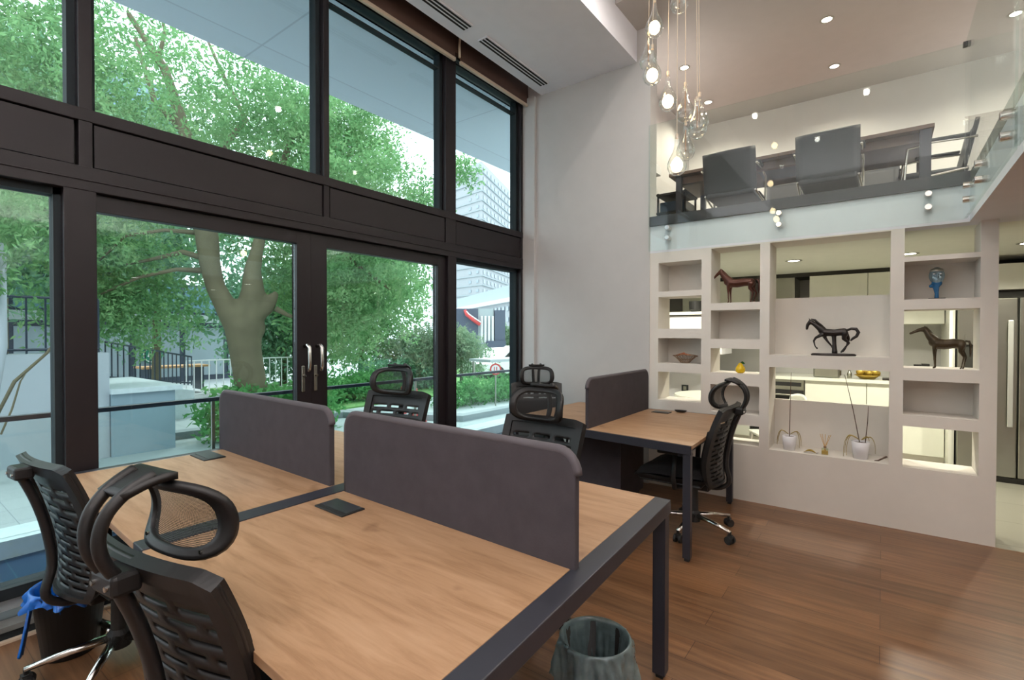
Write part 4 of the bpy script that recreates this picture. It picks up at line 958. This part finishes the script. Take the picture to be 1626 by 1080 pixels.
# further trees
def tree(lab, x, y, zb, h, cr_, zc, n, mat, sz=.14, group=None, trunk=.12, name='tree'):
    t = thing(name, lab, 'tree', (x, y, zb), group=group)
    MB().tube([(0, 0, 0), (.05, .05, (zc-zb)*.6), (0, 0, zc-zb)], [trunk, trunk*.8, trunk*.5], 8).build('trunk', 'bark', t, smooth=True)
    rr = np.random.default_rng(int(abs(x*37+y*11)*10) % 9999)
    bl_ = [(0, 0, zc-zb, cr_[0], cr_[1], cr_[2], 3)] + [(rr.uniform(-.6, .6)*cr_[0], rr.uniform(-.6, .6)*cr_[1], zc-zb+rr.uniform(-.5, .6)*cr_[2], cr_[0]*.55, cr_[1]*.55, cr_[2]*.5, 1) for _ in range(6)]
    leafobj('foliage', sprays(n, bl_, 8, sz, rr), mat, t)
    return t
tree('leafy tree filling the left window behind the railing', .2, 14.5, GZ, 8, (3.4, 1.8, 3.3), 4.4, 2300, 'leaf2', .2)
tree('dense dark green tree behind the big plane tree', 5.2, 16.5, GZ, 8, (3.6, 2.0, 3.4), 4.6, 2600, 'leaf2', .2)
tree('bright green tree filling the right glass door', 11.0, 15.0, GZ, 7, (3.0, 1.8, 2.9), 3.2, 2400, 'leaf', .19)
tree('tall pale tree high behind the left windows', 2.6, 20.0, GZ, 9, (5.0, 2, 4.0), 7.2, 2300, 'leaf2', .26)
tree('round grey-green street tree in front of the dark building', 12.5, 11.5, GZ, 3, (1.0, 1.0, .85), .85, 1500, 'grey', .09, trunk=.07)
tree('grey-green street tree behind the chair silhouette', 11.9, 12.9, GZ, 3, (1.3, 1.1, 1.0), 1.0, 1300, 'grey', .1, trunk=.07)
tree('bushy tree just right of the big forked trunk', 9.2, 17.0, GZ, 5, (2.3, 1.6, 2.3), 1.9, 1500, 'leaf2', .17)
tree('small round tree far along the street beyond the dark building', 31, 22.6, GZ, 5, (1.3, 1.3, 1.2), 1.0, 700, 'grey', .2)
t = thing('young_tree', 'slender bare-stemmed young tree before the tall concrete wall', 'tree', (0, 0, 0))
MB().tube([(1.0, 8.9, GZ), (1.07, 8.9, .6), (1.16, 8.9, 1.3), (1.17, 8.9, 2.6)], [.05, .045, .045, .03], 8).build('trunk', 'conc', t, smooth=True)
MB().tube([(1.06, 8.85, .35), (1.25, 8.83, .85), (1.55, 8.8, 1.2), (1.80, 8.75, 1.62)], [.02, .022, .018, .01], 6).build('branch', 'bark', t, smooth=True)
MB().tube([(1.12, 8.8, .2), (1.22, 8.8, .5), (1.30, 8.8, .85), (1.35, 8.8, .95)], [.012, .012, .01, .006], 6).build('branch', 'bark', t, smooth=True)
leafobj('foliage', sprays(420, [(1.0, 8.9, 3.0, .9, .6, .9, 1), (.7, 8.9, 2.3, .5, .4, .5, .6)], 10, .08, np.random.default_rng(5)), 'leaf', t)
# hedges and shrubs
def hedge(lab, x0, x1, y0, y1, z0, z1, n, mat='hedge', sz=.10, name='hedge'):
    rr = np.random.default_rng(int(abs(x0*13+y0*7)*10) % 9999); cnt = max(3, int((x1-x0)/.7))
    bl_ = [((x0+(x1-x0)*(k+.5)/cnt), (y0+y1)/2+rr.uniform(-.1, .1), (z0+z1)/2, (x1-x0)/cnt*.75, (y1-y0)/2, (z1-z0)*.5*rr.uniform(.85, 1.15), 1) for k in range(cnt)]
    return tag(leafobj(name, sprays(n, bl_, 7, sz, rr, .0), mat), lab, 'hedge', kind='stuff')
hedge('clipped green hedge along the far pavement', 8.9, 15.5, 8.3, 9.2, GZ, .25, 1500)
hedge('leafy shrubs at the foot of the plane tree', 3.9, 6.0, 9.0, 10.2, GZ, .45, 900, 'hedge', .12, 'shrubs')
hedge('bright low shrubs behind the door handle', 7.3, 9.6, 11.2, 12.6, GZ, .35, 900, 'hedge', .12, 'shrubs')
hedge('dark shrubs below the bright green tree', 9.5, 12.5, 12.0, 13.4, GZ, .7, 900, 'leaf2', .13, 'shrubs')
hedge('distant green hedge beside the parked cars', 15.5, 26, 12.4, 14.0, GZ, .35, 1000, 'hedge', .14)
struct('lawn_far', B(7, 30, 10.6, 18, GZ+.1, GZ+.14), 'grass')

# ---- street things
def cone(x, y, lab):
    t = thing('traffic_cone', lab, 'traffic cone', (x, y, GZ), group='red and white traffic cones'); MB().box(-.17, .17, -.17, .17, 0, .03).build('base', 'red', t)
    MB().lathe([(.11, .03), (.03, .75), (0, .75)], n=18).build('body', 'red', t); MB().lathe([(.094, .27), (.072, .46)], n=18).build('band', 'whitepaint', t)
cone(7.62, 8.85, 'traffic cone left of the chair silhouette'); cone(7.55, 8.32, 'traffic cone right of the chair silhouette')
t = thing('road_sign', 'round red road sign on a thin post beyond the balcony rail', 'sign', (10.05, 8.05, GZ))
MB().cyl((0, 0, 0), (0, 0, 1.22), .02).build('post', 'steel', t)
d_ = Vector((-.78, -.62, 0)).normalized()
o = MB().cyl((0, 0, 1.05), (d_.x*.03, d_.y*.03, 1.05), .15, n=28).build('sign_face', 'red', t); MB().cyl((d_.x*.03, d_.y*.03, 1.05), (d_.x*.036, d_.y*.036, 1.05), .11, n=28).build('sign_centre', 'whitepaint', o)
q_ = Vector((-d_.y, d_.x, 0)); m = MB(); 
for e in (-.03, .03): m.box(-.01, .01, -.02, .02, -.06, .06); m.v[-8:] = [tuple(Vector((d_.x*.04, d_.y*.04, 1.05))+q_*(e+v_[0])+Vector((0, 0, v_[2]))+d_*v_[1]*.1) for v_ in m.v[-8:]]
m.build('sign_symbol', 'red', o)
t = thing('bus_shelter', 'flat-roofed grey street shelter behind the hedge', 'shelter', (12.4, 9.6, GZ), math.radians(-10)); MB().box(-1.0, 1.0, -.5, .5, 1.12, 1.2).build('roof', 'slabroof', t)
for x in (-.9, .9): MB().cyl((x, .4, 0), (x, .4, 1.15), .04).build('post', 'steel', t)
for k, (x, y, mt, lab) in enumerate([(17.5, 13.2, 'whitepaint', 'white parked car glimpsed above the balcony rail'), (21.5, 15.2, 'steel', 'silver parked car glimpsed near the wall corner')]):
    t = thing('parked_car', lab, 'car', (x, y, GZ), math.radians(-12), 'parked cars down the street')
    MB().prism([(-2.1, .3), (-2.1, .75), (-1.3, .9), (-.7, 1.35), (.9, 1.38), (1.5, .95), (2.1, .8), (2.15, .3)], 1, -.85, .85).build('body', mt, t, bevel=.05)
    MB().prism([(-1.15, .92), (-.65, 1.30), (.85, 1.32), (1.35, .95)], 1, -.86, .86).build('windows', 'rubber', t)
    for x_ in (-1.35, 1.35):
        for e in (-.86, .70): MB().cyl((x_, e, .32), (x_, e+.16, .32), .32, n=20).build('wheel', 'rubber', t)
# picnic table and cafe front
t = thing('picnic_table', 'orange-topped bench table on the terrace left of the trunk', 'table', (6.0, 17.6, -.3)); MB().box(-.9, .9, -.4, .4, .72, .78).build('tabletop', 'orangec', t)
for x in (-.7, .7): MB().box(x-.05, x+.05, -.3, .3, 0, .72).build('leg', 'railm', t)
t = thing('cafe_building', 'dark glazed cafe front with a round green sign behind the leaves', 'building', (0, 0, 0))
MB().box(-2, 11, 22, 26, GZ, 3.4).build('wall', 'navy', t); MB().box(-2, 11, 21.6, 22, 1.9, 2.2).build('canopy', 'slabroof', t); 
for k in range(8): MB().box(-1.7+k*1.6, -.3+k*1.6, 21.93, 21.99, 2.3, 3.3).build('window', 'glassb', t)
for k in range(8): MB().box(-1.7+k*1.6, -.3+k*1.6, 21.93, 21.99, -.2, 1.7).build('window', 'towerw', t)
o = MB().cyl((6.75, 21.88, .68), (6.75, 21.8, .68), .34, n=30).build('round_sign', 'green', t)
m = MB()
for k in range(24): m.tube([(6.75+.27*math.cos(2*PI*(k+j)/24), 21.78, .68+.27*math.sin(2*PI*(k+j)/24)) for j in (0, 1)], .022, 5)
m.tube([(6.62, 21.78, .60), (6.66, 21.78, .76), (6.75, 21.78, .66), (6.84, 21.78, .76), (6.88, 21.78, .60)], .028, 6)
m.tube([(6.75, 21.78, .50), (6.75, 21.78, .86)], .025, 5)
m.build('sign_emblem', 'whitepaint', o)
# glass tower block behind the trees at the left
t = thing('office_block', 'blue glass office block half hidden by the trees', 'building', (0, 0, 0)); MB().box(3, 12, 34, 42, GZ, 16).build('wall', 'concb', t)
for r_ in range(7): MB().box(3.2, 11.8, 33.9, 34, .5+r_*2.2, 2.1+r_*2.2).build('window_band', 'glassb', t)
# white residential tower
def facade(t, p0, p1, z0, z1, rows, colsn, wsz, name='window'):
    p0, p1 = Vector((p0[0], p0[1], 0)), Vector((p1[0], p1[1], 0)); d = (p1-p0); L_ = d.length; d.normalize(); nrm = Vector((d.y, -d.x, 0))
    if nrm.dot(-p0) < 0: nrm = -nrm
    m = MB()
    for r_ in range(rows):
        for c_ in range(colsn):
            a = L_*(c_+.5)/colsn; z = z0+(z1-z0)*(r_+.5)/rows; h_ = (z1-z0)/rows*wsz[1]/2; w_ = L_/colsn*wsz[0]/2
            P = [p0+d*(a-w_)+nrm*.15, p0+d*(a+w_)+nrm*.15]
            m.add([(P[0].x, P[0].y, z-h_), (P[1].x, P[1].y, z-h_), (P[1].x, P[1].y, z+h_), (P[0].x, P[0].y, z+h_)], [(0, 1, 2, 3)])
    m.build(name, 'towerw', t, solid=.1)
t = thing('residential_tower', 'tall white residential tower seen past the white wall corner', 'building', (0, 0, 0))
A, Bc, Cc = (124, 128), (119, 101), (149.5, 113)
MB().prism([A, Bc, Cc, (160, 140)], 2, GZ, 55.6).build('wall', 'tower', t)
facade(t, (120.4, 108.5), Bc, 2, 55, 18, 2, (.3, .3)); facade(t, Bc, Cc, 2, 55, 18, 8, (.34, .42))
m = MB()
for r_ in range(18): z = 2+r_*2.95; m.prism([A, Bc, Cc, (Cc[0], Cc[1]-.5), (Bc[0]-.4, Bc[1]-.7), (A[0]-.6, A[1])], 2, z, z+.35)
m.build('floor_band', 'slab', t)
t = thing('apartment_slab', 'long white apartment block with a grey roof below the tower', 'building', (0, 0, 0))
P0, P1 = (78, 73), (55.5, 38.6)
MB().prism([P0, P1, (75, 36), (95, 70)], 2, GZ, 6.4).build('wall', 'tower', t); MB().prism([P0, P1, (75, 36), (95, 70)], 2, 6.9, 8.9).build('roof', 'slabroof', t)
MB().prism([(77, 73), (54.6, 38.2), (56, 38.6), (78.5, 73)], 2, 6.3, 6.9).build('cornice', 'whitepaint', t)
facade(t, P0, P1, -.4, 6.2, 4, 22, (.4, .4))
# dark building with a red-white emblem and pale pillars
t = thing('dark_building', 'dark clad building with a red sign and white pillars', 'building', (0, 0, 0))
MB().prism([(24.0, 24.1), (25.8, 22.2), (27.5, 24.5), (26, 26)], 2, GZ, 3.2).build('wall', 'navy', t)
MB().prism([(26.5, 21.3), (26.95, 20.75), (28.5, 22), (28, 22.8)], 2, GZ, 3.1).build('wall', 'navy', t)
MB().prism([(25.8, 22.3), (26.55, 21.45), (28, 23), (27.2, 23.8)], 2, GZ, 3.2).build('wall', 'slab', t)
MB().prism([(26.0, 21.6), (26.85, 20.6), (28, 21.6), (27, 22.6)], 2, GZ, 1.0).build('annexe', 'navy', t)
for a in (0, .33, .66, 1.0): MB().box(25.85+.5*a, 25.95+.5*a, 21.9-.55*a, 22.0-.55*a, .9, 2.7).build('pillar', 'whitepaint', t)
MB().prism([(26.42, 21.0), (26.55, 20.85), (26.6, 20.9), (26.47, 21.05)], 2, -.2, .25).build('window', 'orangec', t)
o = MB().tube([(25.0, 22.7, 3.1), (25.05, 22.6, 2.8), (25.3, 22.2, 2.45), (25.65, 21.9, 2.1)], [.10, .12, .15, .12], 8).build('sign_arm', 'red', t, smooth=True)
MB().tube([(25.0, 22.55, 3.0), (25.1, 22.4, 2.8), (25.3, 22.05, 2.52), (25.6, 21.77, 2.25)], [.04, .05, .05, .04], 6).build('sign_stripe', 'whitepaint', o, smooth=True)
MB().tube([(24.95, 22.6, 1.5), (24.95, 22.6, .9)], [.10, .10], 6).build('sign_post', 'red', t)
